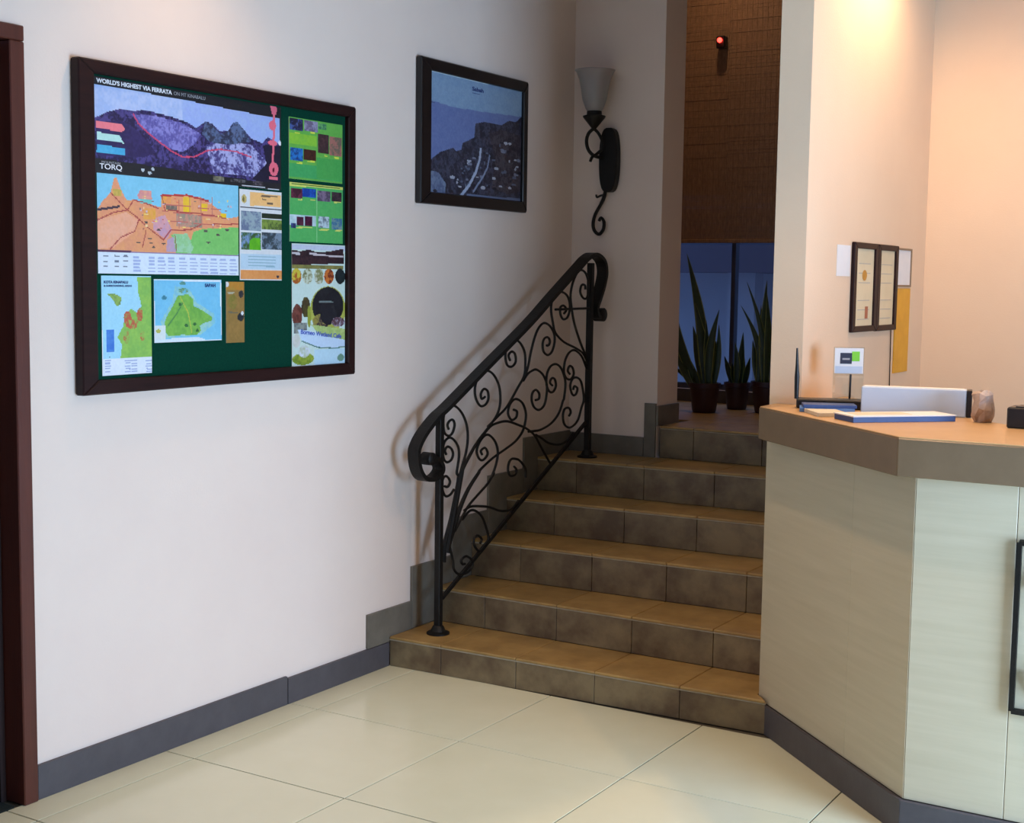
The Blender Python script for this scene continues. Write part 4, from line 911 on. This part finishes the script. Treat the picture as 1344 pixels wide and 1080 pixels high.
# ------------------------------------------------------------ prints (flat printed paper, painted cell by cell)
def vnoise(h, w_, cell):
    gh, gw = int(h/cell)+3, int(w_/cell)+3; G = rng.random((gh, gw))
    yy_, xx_ = np.mgrid[0:h, 0:w_]/cell; y0 = yy_.astype(int); x0 = xx_.astype(int); fy = yy_-y0; fx = xx_-x0
    fy = fy*fy*(3-2*fy); fx = fx*fx*(3-2*fx)
    return (G[y0, x0]*(1-fx)+G[y0, x0+1]*fx)*(1-fy)+(G[y0+1, x0]*(1-fx)+G[y0+1, x0+1]*fx)*fy
def paint(key, cell=.0033):
    (y0, y1, z0, z1), ops = PRINTS[key]; W_, H_ = y1-y0, z1-z0; nw, nh = int(W_/cell), int(H_/cell)
    V, U = np.mgrid[0:nh, 0:nw]; U = (U+.5)/nw; V = (V+.5)/nh; img = np.zeros((nh, nw, 3))
    for kind, col, geo, nz, col2 in ops:
        col = np.array(col, float); col2 = np.array(col2, float)
        if kind == 'f': m = np.ones((nh, nw), bool)
        elif kind == 'p':
            m = np.zeros((nh, nw), bool); j = len(geo)-1
            for i in range(len(geo)):
                xi, yi = geo[i]; xj, yj = geo[j]
                c = ((yi > V) != (yj > V)) & (U < (xj-xi)*(V-yi)/((yj-yi) or 1e-9)+xi); m ^= c; j = i
        elif kind == 'e': m = ((U-geo[0])/max(geo[2], 1e-4))**2+((V-geo[1])/max(geo[3], 1e-4))**2 < 1
        else:
            m = np.zeros((nh, nw), bool); hw = nz/2000
            for (xa, ya), (xb, yb) in zip(geo[:-1], geo[1:]):
                ax, ay, bx, by = xa*W_, ya*H_, xb*W_, yb*H_; dx, dy = bx-ax, by-ay; L2 = dx*dx+dy*dy+1e-12
                t = np.clip(((U*W_-ax)*dx+(V*H_-ay)*dy)/L2, 0, 1); m |= (U*W_-ax-t*dx)**2+(V*H_-ay-t*dy)**2 < hw*hw
            nz = 0
        if nz:
            n_ = .5*vnoise(nh, nw, 7)+.5*vnoise(nh, nw, 2.2)
            if nz > .75: n_ = .3*vnoise(nh, nw, 9)+.35*vnoise(nh, nw, 3)+.35*vnoise(nh, nw, 1.3)
            k = np.clip((n_-.5)*(5 if nz > .75 else 2.6)+.5, 0, 1)*min(1, nz*1.25)
            cc = col+(col2-col)*k[..., None]
        else: cc = np.broadcast_to(col, img.shape)
        img[m] = cc[m]
    img = np.clip(img+(vnoise(nh, nw, 1.5)[..., None]-.5)*8, 0, 255)
    return img, (y0, y1, z0, z1)
def sheet(key, x, parent=None, name='poster', cell=.0033, gain=1.0):
    img, (y0, y1, z0, z1) = paint(key, cell); img = np.clip(img*np.array(gain), 0, 255); nh, nw = img.shape[:2]
    if parent is None:
        parent = MB().box(x-.0012, y0, z0, x-.0004, y1, z1).build(name, M['paper'])
    xs = np.linspace(y0, y1, nw+1); zs = np.linspace(z1, z0, nh+1)
    Yg, Zg = np.meshgrid(xs, zs); v = np.stack([np.full(Yg.size, x), Yg.ravel(), Zg.ravel()], 1)
    a = (np.arange(nh)[:, None]*(nw+1)+np.arange(nw)[None, :]).ravel()
    faces = np.stack([a, a+nw+1, a+nw+2, a+1], 1)
    me = bpy.data.meshes.new('print'); me.vertices.add(len(v)); me.vertices.foreach_set('co', v.ravel())
    me.loops.add(faces.size); me.loops.foreach_set('vertex_index', faces.ravel().astype(np.int32))
    me.polygons.add(len(faces)); me.polygons.foreach_set('loop_start', (np.arange(len(faces))*4).astype(np.int32)); me.update(calc_edges=True); me.validate()
    ca = me.color_attributes.new('print', 'FLOAT_COLOR', 'CORNER')
    c = np.ones((len(faces), 4, 4)); c[:, :, :3] = lin(img.reshape(-1, 3))[:, None, :]*.92; ca.data.foreach_set('color', c.ravel())
    me.materials.append(M['print']); o = bpy.data.objects.new('print', me); C.objects.link(o); o.parent = parent; o.matrix_parent_inverse = parent.matrix_world.inverted()
    return parent

# notice board
nb = empty('notice_board', (0, -.87, 1.155)); tag(nb, 'large notice board with green felt and a dark mahogany frame', 'notice board')
oy0, oy1, oz0, oz1 = -1.497, -.232, 1.158, 2.122; iy0, iy1, iz0, iz1 = -1.4375, -.2735, 1.200, 2.0835
MB().box(.001, iy0-.02, iz0-.02, .017, iy1+.02, iz1+.02).build('felt_panel', M['felt'], nb)
def rail(a, b, c, d_, x0=.0005, x1=.036):     # mitred frame rail from four (y, z) corners
    s = MB(); s.v = [(x0, *a), (x0, *b), (x0, *c), (x0, *d_), (x1, *a), (x1, *b), (x1, *c), (x1, *d_)]
    s.f = [(3, 2, 1, 0), (4, 5, 6, 7), (0, 1, 5, 4), (1, 2, 6, 5), (2, 3, 7, 6), (3, 0, 4, 7)]; return s
def framed(parent, o_, i_, m, x0=.0005, x1=.036, name='frame_rail', bv=.004):
    (a0, a1, c0, c1), (b0_, b1_, d0, d1) = o_, i_
    for q in (((a0, c1), (a1, c1), (b1_, d1), (b0_, d1)), ((a1, c1), (a1, c0), (b1_, d0), (b1_, d1)), ((a1, c0), (a0, c0), (b0_, d0), (b1_, d0)), ((a0, c0), (a0, c1), (b0_, d1), (b0_, d0))):
        rail(*q, x0, x1).build(name, m, parent, bevel=bv)
framed(nb, (oy0, oy1, oz0, oz1), (iy0, iy1, iz0, iz1), M['frame'])
PX = .0192
defs = {'A': ('poster', 'wide black poster with a purple mountain panorama, top left of the board', 'poster', .0),
        'B': ('map_sheet', 'orange, green and blue town street map in the middle of the board', 'map', .0006),
        'C': ('brochure', 'brochure with orange header and landscape photos right of the orange town map', 'brochure', .0004),
        'D': ('leaflet', 'bright green photo leaflet at the top right corner of the board', 'leaflet', 0),
        'E': ('leaflet', 'green photo leaflet with a yellow header strip, second down at the right', 'leaflet', 0),
        'F': ('leaflet', 'tall leaflet with a dark oval photo, bottom right of the board', 'leaflet', .0004),
        'G': ('map_sheet', 'tall pale blue coast map with green land, bottom left of the board', 'map', .0004),
        'H': ('map_sheet', 'blue map of a green triangular island region, below the orange map', 'map', 0),
        'I': ('leaflet', 'narrow ochre leaflet pinned right of the blue island map', 'leaflet', 0)}
SH = {}
for k_, (nm, lb, ct, dx) in defs.items():
    SH[k_] = tag(sheet(k_, PX+dx, name=nm), lb, ct)
tx = PX+.0009
text("WORLD'S HIGHEST VIA FERRATA", .0125, (tx, -1.418, 2.061), RX, M['inkw'], SH['A'], width=.297, bold=.0006)
text("ON MT KINABALU", .011, (tx, -1.115, 2.061), RX, M['inkg'], SH['A'], width=.135)
text("MOUNTAIN", .007, (tx, -1.404, 1.832), RX, M['inkg'], SH['A'], width=.07)
text("TORQ", .016, (tx+.0006, -1.412, 1.8155), RX, M['inkw'], SH['A'], width=.085, bold=.0002)
text("KOTA KINABALU", .0075, (tx+.0004, -1.402, 1.4835), RX, M['inkb'], SH['G'], width=.093, bold=.0004)
text("& SURROUNDING AREAS", .0055, (tx+.0004, -1.402, 1.4735), RX, M['inkb'], SH['G'], width=.108, bold=.0002)
text("SABAH", .0105, (tx, -.987, 1.474), RX, M['inkb'], SH['H'], width=.048, bold=.0006)
rt = Matrix.Rotation(-.10, 4, 'X')
text("Borneo Wetland Cafe", .016, (tx+.0004, -.522, 1.313), rt @ RX, M['inkl'], SH['F'], width=.225, bold=.0005)

# framed view on the left wall
pf = empty('framed_picture', (0, .58, 1.80)); tag(pf, 'framed bluish aerial view of a coast hanging above the stairs', 'picture')
MB().box(.001, .235, 1.835, .014, .955, 2.325).build('backing', M['mat'], pf)
sheet('P', .0165, parent=pf, cell=.0035, gain=(1.32, 1.22, 1.05))
framed(pf, (.180, .981, 1.803, 2.365), (.251, .944, 1.850, 2.319), M['black'], .0005, .03)
text("Sabah", .016, (.0175, .553, 2.279), RX, M['inkb'], pf, width=.085, bold=.0006)
MB().box(.0175, .555, 2.268, .0178, .61, 2.270).build('caption_line', M['inkb'], pf)

# ------------------------------------------------------------ wall sconce
sc = empty('wall_sconce', (.20, YB, 1.72)); tag(sc, 'wrought-iron wall sconce with frosted tulip glass shade at stair head', 'lamp')
cx, cyy = .163, 1.335
prof = [(.030, 2.268), (.040, 2.285), (.055, 2.325), (.062, 2.37), (.070, 2.41), (.085, 2.448), (.092, 2.455), (.087, 2.455), (.080, 2.446), (.065, 2.41), (.057, 2.37), (.050, 2.325), (.035, 2.29), (.010, 2.285)]
MB().lathe(prof, (cx, cyy, 0), 32).build('glass_shade', M['shade'], sc, smooth='all')
MB().lathe([(.004, 2.19), (.012, 2.198), (.050, 2.245), (.052, 2.252), (.035, 2.257), (.032, 2.285), (.02, 2.287)], (cx, cyy, 0), 24).build('shade_cup', M['iron'], sc, smooth=True)
ring = [(cx-.004, cyy+.0, 2.195), (cx-.028, cyy, 2.175), (cx-.040, cyy+.005, 2.14), (cx-.030, cyy+.01, 2.10), (cx-.006, cyy+.03, 2.075), (.19, YB-.03, 2.07)]
MB().tube(catmull(ring, 5), .008, 8, up=(0, 1, 0)).build('arm', M['iron'], sc, smooth=True)
ring2 = [(cx, cyy, 2.195), (cx+.018, cyy+.01, 2.175), (cx+.028, cyy+.03, 2.14), (cx+.022, cyy+.04, 2.11), (cx, cyy+.03, 2.085), (cx-.012, cyy+.01, 2.07), (cx-.016, cyy, 2.05)]
MB().tube(catmull(ring2, 5), .007, 8, up=(0, 1, 0)).build('arm', M['iron'], sc, smooth=True)
def plate(parent, cx_, z0, z1, hw, y0, y1, m):
    n = 30; poly = []
    for i in range(n):
        a = 2*PI*i/n; s_ = math.sin(a); c_ = math.cos(a)
        poly.append((cx_+hw*math.copysign(abs(c_)**.6, c_), (z0+z1)/2+(z1-z0)/2*math.copysign(abs(s_)**.9, s_)))
    s = MB(); s.v = [(p[0], y0, p[1]) for p in poly]+[(p[0], y1, p[1]) for p in poly]
    s.f = [tuple(range(n)), tuple(range(2*n-1, n-1, -1))]+[(i+n, (i+1) % n+n, (i+1) % n, i) for i in range(n)]
    return s.build('back_plate', m, parent, smooth=True, bevel=.004)
plate(sc, .203, 1.915, 2.205, .046, YB-.045, YB-.001, M['iron'])
tail = [(.190, YB-.03, 1.93), (.182, YB-.03, 1.895), (.165, YB-.03, 1.86), (.140, YB-.03, 1.82), (.128, YB-.03, 1.78), (.133, YB-.03, 1.745), (.158, YB-.03, 1.725), (.180, YB-.03, 1.745), (.184, YB-.03, 1.78), (.168, YB-.03, 1.80), (.158, YB-.03, 1.785)]
MB().tube(catmull(tail, 5), [.009]*10+[.008]*31+[.007]*10, 8, up=(0, 1, 0)).build('tail_scroll', M['iron'], sc, smooth=True)
MB().tube(catmull([(.185, YB-.03, 1.905), (.165, YB-.035, 1.90), (.150, YB-.04, 1.893), (.146, YB-.04, 1.905)], 4), .005, 6, up=(0, 1, 0)).build('hook', M['iron'], sc, smooth=True)

# ------------------------------------------------------------ upper landing: window, blinds, plants
YW = 2.75
struct('wall_window', MB().box(-1.3, YW, 0, 2.0, YW+.15, .925).box(-1.3, YW, .925, -.75, YW+.15, 3.7).box(1.15, YW, .925, 2.0, YW+.15, 3.7).box(-.75, YW, 3.3, 1.15, YW+.15, 3.7), M['paint'], 'wall with the landing window')
sk2 = sempty('baseboard_window', 'dark tiled curb under the landing window')
MB().box(-1.15, YW-.014, .857, XW-.002, YW-.001, .925).build('board', M['base'], sk2)
w1 = sempty('window_1', 'tall landing window behind the bamboo blinds')
fm = MB()
for a, b in ((-.75, -.71), (.245, .268), (1.11, 1.15)): fm.box(a, YW+.03, .925, b, YW+.08, 3.3)
fm.box(-.71, YW+.03, .925, .235, YW+.08, .955).box(.275, YW+.03, .925, 1.11, YW+.08, .955).box(-.71, YW+.03, 3.26, .235, YW+.08, 3.3).box(.275, YW+.03, 3.26, 1.11, YW+.08, 3.3)
fm.build('frame', M['winf'], w1)
MB().box(-.71, YW+.052, .955, .235, YW+.058, 3.26).build('pane', M['glass'], w1); MB().box(.275, YW+.052, .955, 1.11, YW+.058, 3.26).build('pane', M['glass'], w1)
# outside
ex = struct('wall_exterior', MB().box(-4, 5.0, -.5, 4, 5.2, 1.58), M['ext'], 'pale exterior wall seen through the landing window')
MB().box(-4, 4.4, 1.58, 4, 5.2, 2.0).build('canopy', mat('dark_canopy', S(84, 92, 112), .8), ex)
MB().box(-.54, 4.6, -.5, -.34, 4.75, 1.58).build('post', M['ext'], ex)
struct('floor_exterior', MB().box(-4, YW+.15, -.6, 4, 5.2, -.5), M['ext'], 'ground outside the landing window')
for (a, b, lb) in ((-.70, .2495, 'woven brown bamboo blind on the left of the dark seam'), (.2505, 1.12, 'woven brown bamboo blind on the right of the dark seam')):
    bl = empty('bamboo_blind', ((a+b)/2, 2.66, 3.35)); tag(bl, lb, 'blind', 'bamboo roller blinds over the landing window')
    s = MB(); z = 1.742; 
    while z < 3.34: s.box(a, 2.655+random.uniform(-.001, .001), z, b, 2.661, z+.0088); z += .0092
    tag(s.build('slats', M['bamboo'], bl), kind='stuff')
    s = MB()
    for i in range(31):
        x = a+.01+(b-a-.02)*i/30; s.box(x-.0011, 2.6535, 1.74, x+.0011, 2.6548, 3.34)
    s.build('cords', M['thread'], bl)
    MB().box(a, 2.65, 1.722, b, 2.666, 1.742).build('bottom_rail', M['bamboo'], bl, bevel=.003)
    MB().box(a, 2.645, 3.34, b, 2.70, 3.38).build('head_rail', M['bamboo'], bl, bevel=.003)
dt = empty('motion_sensor', (.221, 2.62, 2.75)); tag(dt, 'small dark sensor with a glowing red light in front of the blinds', 'sensor')
MB().box(.195, 2.60, 2.735, .245, 2.645, 2.80).build('housing', M['blackp'], dt, bevel=.006)
MB().lathe([(.002, -.013), (.010, -.009), (.0135, 0), (.010, .009), (.002, .013)], (.220, 2.592, 2.775), 14).build('indicator', M['led'], dt, smooth='all')['label'] = 'red indicator light'

def leaf(parent, base, tip, wid, bend=(0, 0, 0), face=0.0):
    base, tip, bend = Vector(base), Vector(tip), Vector(bend); n = 12; ctr = MB(); side = Vector((math.cos(face), math.sin(face), 0)); nrm = Vector((-side.y, side.x, 0))
    for i in range(n+1):
        t = i/n; p = base.lerp(tip, t)+bend*math.sin(PI*t); wv = wid*(.55+.45*math.sin(PI*min(1, t*1.25)*.8))*(1-t**3.2)+.0008
        for q, dz in ((-1, .0), (-.82, .002), (0, .006), (.82, .002), (1, 0)): ctr.v.append(tuple(p+side*wv*q+nrm*(abs(q)*wv*.35)))
    for i in range(n):
        for k in range(4): b = i*5+k; ctr.f.append((b, b+1, b+6, b+5))
    me = bpy.data.meshes.new('leaf'); me.from_pydata(ctr.v, [], ctr.f); me.materials.append(M['leaf']); me.materials.append(M['leafe'])
    for j, p in enumerate(me.polygons): p.use_smooth = True; p.material_index = 1 if j % 4 in (0, 3) else 0
    o = bpy.data.objects.new('leaf', me); C.objects.link(o); o.parent = parent; o.matrix_parent_inverse = parent.matrix_world.inverted()
    md = o.modifiers.new('thick', 'SOLIDIFY'); md.thickness = .003
    return o
def potted(x, y, rad, h, label, leaves):
    p = empty('snake_plant', (x, y, .856)); tag(p, label, 'plant', 'potted snake plants on the landing')
    q = MB().lathe([(rad*.72, 0), (rad*.78, .01), (rad*.95, h*.82), (rad*1.05, h*.84), (rad*1.05, h), (rad*.93, h), (rad*.88, h*.86), (rad*.2, h*.85)], (x, y, .8565), 26).build('pot', M['pot'], p, smooth=True)
    MB().lathe([(rad*.2, 0), (rad*.86, 0), (rad*.80, .01), (rad*.3, .016)], (x, y, .856+h*.86), 20).build('soil', M['soil'], p, smooth=True)
    for (bx, tx_, tz, wd_, bn, fc) in leaves:
        leaf(p, (x+bx, y+random.uniform(-.03, .03), .856+h*.86), (tx_, y+random.uniform(-.05, .05), tz), wd_, bn, fc)
Y1 = 2.2
potted(.36, Y1, .078, .150, 'tallest snake plant in the leftmost maroon pot on the landing', [
    (-.01, .241, 1.655, .030, (.03, 0, 0), .5), (-.05, .200, 1.372, .028, (-.03, 0, 0), .4), (.01, .311, 1.410, .030, (.012, 0, 0), .6), (.03, .448, 1.378, .024, (-.02, 0, 0), .3),
    (.03, .376, 1.322, .022, (0, 0, 0), .9), (-.06, .185, 1.235, .024, (-.02, 0, 0), .6), (.0, .27, 1.29, .026, (0, 0, 0), .2), (.05, .405, 1.22, .02, (0, 0, 0), 1.0),
    (-.03, .215, 1.18, .024, (-.01, 0, 0), .1), (.02, .34, 1.24, .026, (.01, 0, 0), .5), (.045, .42, 1.30, .018, (.01, 0, 0), .2), (-.045, .17, 1.09, .02, (0, .0, 0), .3)])
potted(.425, 2.47, .066, .140, 'small snake plant in the middle maroon pot on the landing', [
    (.01, .464, 1.258, .020, (.0, 0, 0), .5), (-.03, .350, 1.130, .018, (0, 0, 0), .4), (.0, .420, 1.205, .018, (.01, 0, 0), .2), (.03, .502, 1.13, .018, (0, 0, 0), .7), (.0, .445, 1.16, .022, (.01, 0, 0), .6), (-.015, .40, 1.10, .018, (0, 0, 0), .9)])
potted(.63, 2.38, .085, .16, 'snake plant in the rightmost pot, partly hidden by the dividing wall', [
    (-.02, .501, 1.517, .016, (.035, 0, 0), .4), (-.01, .591, 1.526, .024, (-.01, 0, 0), .6), (-.05, .451, 1.396, .018, (.05, 0, 0), .3), (.0, .622, 1.457, .024, (.01, 0, 0), .8), (-.03, .577, 1.325, .022, (0, 0, 0), .2),
    (.02, .66, 1.40, .022, (0, 0, 0), .5), (-.05, .53, 1.22, .02, (0, 0, 0), .6), (-.03, .565, 1.40, .018, (0, 0, 0), .1), (.04, .72, 1.33, .022, (0, 0, 0), .4)])

# ------------------------------------------------------------ reception wall papers (dividing wall face x = XI)
def wallbox(name, y0, y1, z0, z1, m, t=.001, x=XI, parent=None): return MB().box(x+.0003, y0, z0, x+.0003+t, y1, z1).build(name, m, parent)
tag(wallbox('paper_notice', .507, .655, 1.540, 1.650, M['paper']), 'small white sheet taped left of the two framed certificates', 'notice')
def certificate(y0, y1, z0, z1, label, seal):
    c = empty('framed_certificate', (XI, (y0+y1)/2, z0)); tag(c, label, 'certificate', 'framed certificates on the reception wall')
    wallbox('certificate_sheet', y0+.02, y1-.02, z0+.02, z1-.02, M['cert'], .006, parent=c)
    framed(c, (y0, y1, z0, z1), (y0+.034, y1-.034, z0+.022, z1-.022), M['frame'], XI+.0003, XI+.014, 'frame_rail', .002)
    yc = (y0+y1)/2
    if seal:
        s = MB(); n = 18; s.v = [(XI+.0070, yc+.028*math.cos(2*PI*i/n), 1.545+.020*math.sin(2*PI*i/n)) for i in range(n)]; s.f = [tuple(range(n))]; s.build('seal', M['gold'], c)
        MB().box(XI+.0064, yc+.02, 1.385, XI+.0068, yc+.055, 1.43).build('stamp', M['rust'], c)
    for j in range(6): MB().box(XI+.0064, yc-.07, z1-.075-j*.035-(.03 if j > 2 else 0), XI+.0067, yc+.07, z1-.077-j*.035-(.03 if j > 2 else 0)).build('print_line', M['inkg'], c)
certificate(.668, .955, 1.337, 1.664, 'dark framed certificate with an orange seal, the left of two', True)
certificate(.958, 1.221, 1.335, 1.664, 'dark framed plain cream certificate, the right of two', False)
wp = empty('clear_paper_holder', (XI, 1.33, 1.507)); tag(wp, 'white sheet in a brown edged holder right of the certificates', 'notice')
wallbox('sheet', 1.229, 1.425, 1.512, 1.650, M['paper'], .003, parent=wp)
framed(wp, (1.225, 1.437, 1.504, 1.658), (1.233, 1.424, 1.512, 1.650), M['ctop'], XI+.0003, XI+.006, 'edge_strip', .0005)
tag(wallbox('yellow_banner', 1.236, 1.435, 1.160, 1.498, M['yellow'], .004), 'tall golden yellow banner hanging below the white sheet', 'banner')
tag(MB().tube([(XI+.004, 1.185, 1.334), (XI+.004, 1.19, 1.22), (XI+.004, 1.205, .80)], .002, 6, up=(1, 0, 0)).build('hanging_cord', M['cordm']), 'thin dark cord hanging down from the right certificate', 'cord')

# ------------------------------------------------------------ things on the counter
CT = 1.1072
ca_, sa_ = math.cos(.35), math.sin(.35)
ax = Vector((ca_, sa_, 0)); ay = Vector((-sa_, ca_, 0)); az = Vector((0, 0, 1))
rt_ = empty('router', (1.71, .14, CT)); tag(rt_, 'black router with one upright antenna on the counter left end', 'router')
MB().obox(Vector((1.705, .130, CT+.016)), ax, ay, az, .105, .040, .015).build('case', M['blackp'], rt_, bevel=.004)
MB().tube([(1.612, .078, CT+.03), (1.612, .078, CT+.10), (1.611, .078, CT+.14), (1.609, .078, CT+.195)], [.007, .0085, .0055, .003], 10, up=(0, 1, 0)).build('antenna', M['blackp'], rt_, smooth=True)
def card(name, c, a, sx_, sy_, h, m, label, cat, parent=None, group=None, bev=.0008):
    A_ = Vector((math.cos(a), math.sin(a), 0)); B_ = Vector((-A_.y, A_.x, 0)); o = MB().obox(Vector(c)+Vector((0, 0, h/2)), A_, B_, az, sx_/2, sy_/2, h/2).build(name, m, parent, bevel=bev)
    if label: tag(o, label, cat, group)
    return o
card('leaflet_stack', (1.735, .02, CT), .35, .17, .09, .014, M['bluep'], 'stack of blue leaflets lying in front of the router', 'leaflets')
card('leaflet_stack', (1.742, .018, CT+.0145), .42, .165, .085, .010, M['dkblue'], 'thin dark blue leaflet bundle lying on the blue leaflets', 'leaflets')
card('booklet', (1.768, -.085, CT), .62, .095, .15, .012, M['creamp'], 'cream booklet nearest the counter corner, left of the white brochure', 'booklet')
bk = card('brochure', (1.992, -.118, CT), .79, .335, .12, .016, M['dkblue'], 'white and blue brochure lying in front of the pale blue box', 'brochure')
A_ = Vector((math.cos(.80), math.sin(.80), 0)); B_ = Vector((-A_.y, A_.x, 0))
MB().obox((1.992, -.118, CT+.0178), A_, B_, az, .170, .062, .0016).build('cover', M['paper'], bk)
MB().obox((1.955, -.150, CT+.0198), A_, B_, az, .09, .035, .0003).build('cover_print', M['creamp'], bk)
# pale blue file box
fb = empty('file_box', (1.99, .09, CT)); tag(fb, 'long pale blue file box standing behind the white brochure', 'box')
a = .22; A_ = Vector((math.cos(a), math.sin(a), 0)); B_ = Vector((-A_.y, A_.x, 0)); c0 = Vector((1.988, .095, CT))
MB().obox(c0+Vector((0, 0, .0425)), A_, B_, az, .158, .028, .0425).build('body', M['folder'], fb, bevel=.003)
MB().obox(c0+A_*.166+Vector((0, 0, .042)), A_, B_, az, .0078, .030, .042).build('end_cap', M['blackp'], fb, bevel=.002)
MB().obox(c0+Vector((0, 0, .0855)), A_, B_, az, .150, .024, .0005).build('label_strip', M['paper'], fb)
# crumpled paper packet
s = MB(); s.lathe([(.022, 0), (.030, .015), (.033, .04), (.028, .065), (.030, .085), (.016, .094)], (0, 0, 0), 11)
s.v = [(v[0]*(1+random.uniform(-.22, .22)), v[1]*(1+random.uniform(-.22, .22)), max(0, v[2]+(random.uniform(-.006, .006) if v[2] > .002 else 0))) for v in s.v]
o = s.build('paper_packet', M['crump']); o.matrix_world = Matrix.Translation((2.222, -.005, CT)); tag(o, 'crumpled brownish paper packet right of the pale blue box', 'packet')
# acrylic sign
sg = empty('sign_holder', (1.731, .237, CT)); tag(sg, 'clear acrylic stand holding a white card with black and green squares', 'sign')
a = .50; A_ = Vector((math.cos(a), math.sin(a), 0)); B_ = Vector((-A_.y, A_.x, 0)); c0 = Vector((1.731, .237, CT+.0))
W0 = .050
MB().obox(c0+Vector((0, 0, .002)), A_, B_, az, W0, .022, .002).build('foot', M['acrylic'], sg)
MB().obox(c0+Vector((0, 0, .1)), A_, B_, az, W0, .0015, .097).build('stand', M['acrylic'], sg)
MB().obox(c0-B_*.0025+Vector((0, 0, .152)), A_, B_, az, .047, .0006, .042).build('card', M['paper'], sg)
MB().obox(c0-B_*.0036+A_*-.010+Vector((0, 0, .160)), A_, B_, az, .019, .0003, .018).build('black_square', M['navy'], sg)
MB().obox(c0-B_*.0036+A_*.022+Vector((0, 0, .167)), A_, B_, az, .0125, .0003, .016).build('green_square', M['green'], sg)
MB().obox(c0-B_*.0036+Vector((0, 0, .122)), A_, B_, az, .044, .0003, .012).build('grey_strip', M['folder'], sg)
MB().obox(c0-B_*.0042+A_*-.010+Vector((0, 0, .158)), A_, B_, az, .012, .0002, .003).build('print_line', M['inkg'], sg)
tag(MB().tube([c0-B_*.012+A_*.004+Vector((0, 0, -.001)), c0-B_*.010+A_*.006+Vector((0, 0, .108))], [.004, .0035], 10, up=(0, 1, 0)).build('pen', M['blackp'], smooth=True), 'black pen standing upright against the acrylic sign stand', 'pen')
# black box at right edge
bx = empty('card_terminal', (2.40, -.10, CT)); tag(bx, 'low black box on the counter at the right edge', 'device')
MB().box(2.318, -.135, CT, 2.50, -.045, CT+.060).build('case', M['blackp'], bx, bevel=.004)
MB().box(2.34, -.125, CT+.0602, 2.48, -.055, CT+.0625).build('top_pad', M['blackp'], bx)
o = MB().box(2.375, -.11, CT+.0627, 2.47, -.06, CT+.085).build('note_block', M['yellow'], bevel=.001); tag(o, 'yellow note block on top of the low black box', 'note block')

# ------------------------------------------------------------ recessed downlights
for (x, y, z), e_, g_ in DOWN:
    zc = CEIL if z < 3.2 else 3.7
    lab = {(.42, -1.12): 'recessed downlight nearest the notice board wall', (1.76, .78): 'recessed downlight beside the dividing wall in reception', (2.60, .15): 'recessed downlight over the counter top',
           (1.75, -.95): 'recessed downlight in front of the counter corner', (3.6, -2.2): 'recessed downlight at the right of the lobby', (.30, 2.25): 'recessed downlight above the landing plants'}[(x, y)]
    dl = empty('ceiling_downlight', (x, y, zc)); tag(dl, lab, 'ceiling light', 'recessed downlights')
    MB().lathe([(.055, -.001), (.075, -.001), (.075, -.008), (.055, -.012)], (x, y, zc), 28, closed=True).build('trim_ring', M['trimring'], dl, smooth=True)
    MB().lathe([(.01, -.002), (.052, -.002), (.052, -.004), (.01, -.004)], (x, y, zc), 24).build('lens', M['lampon'], dl)
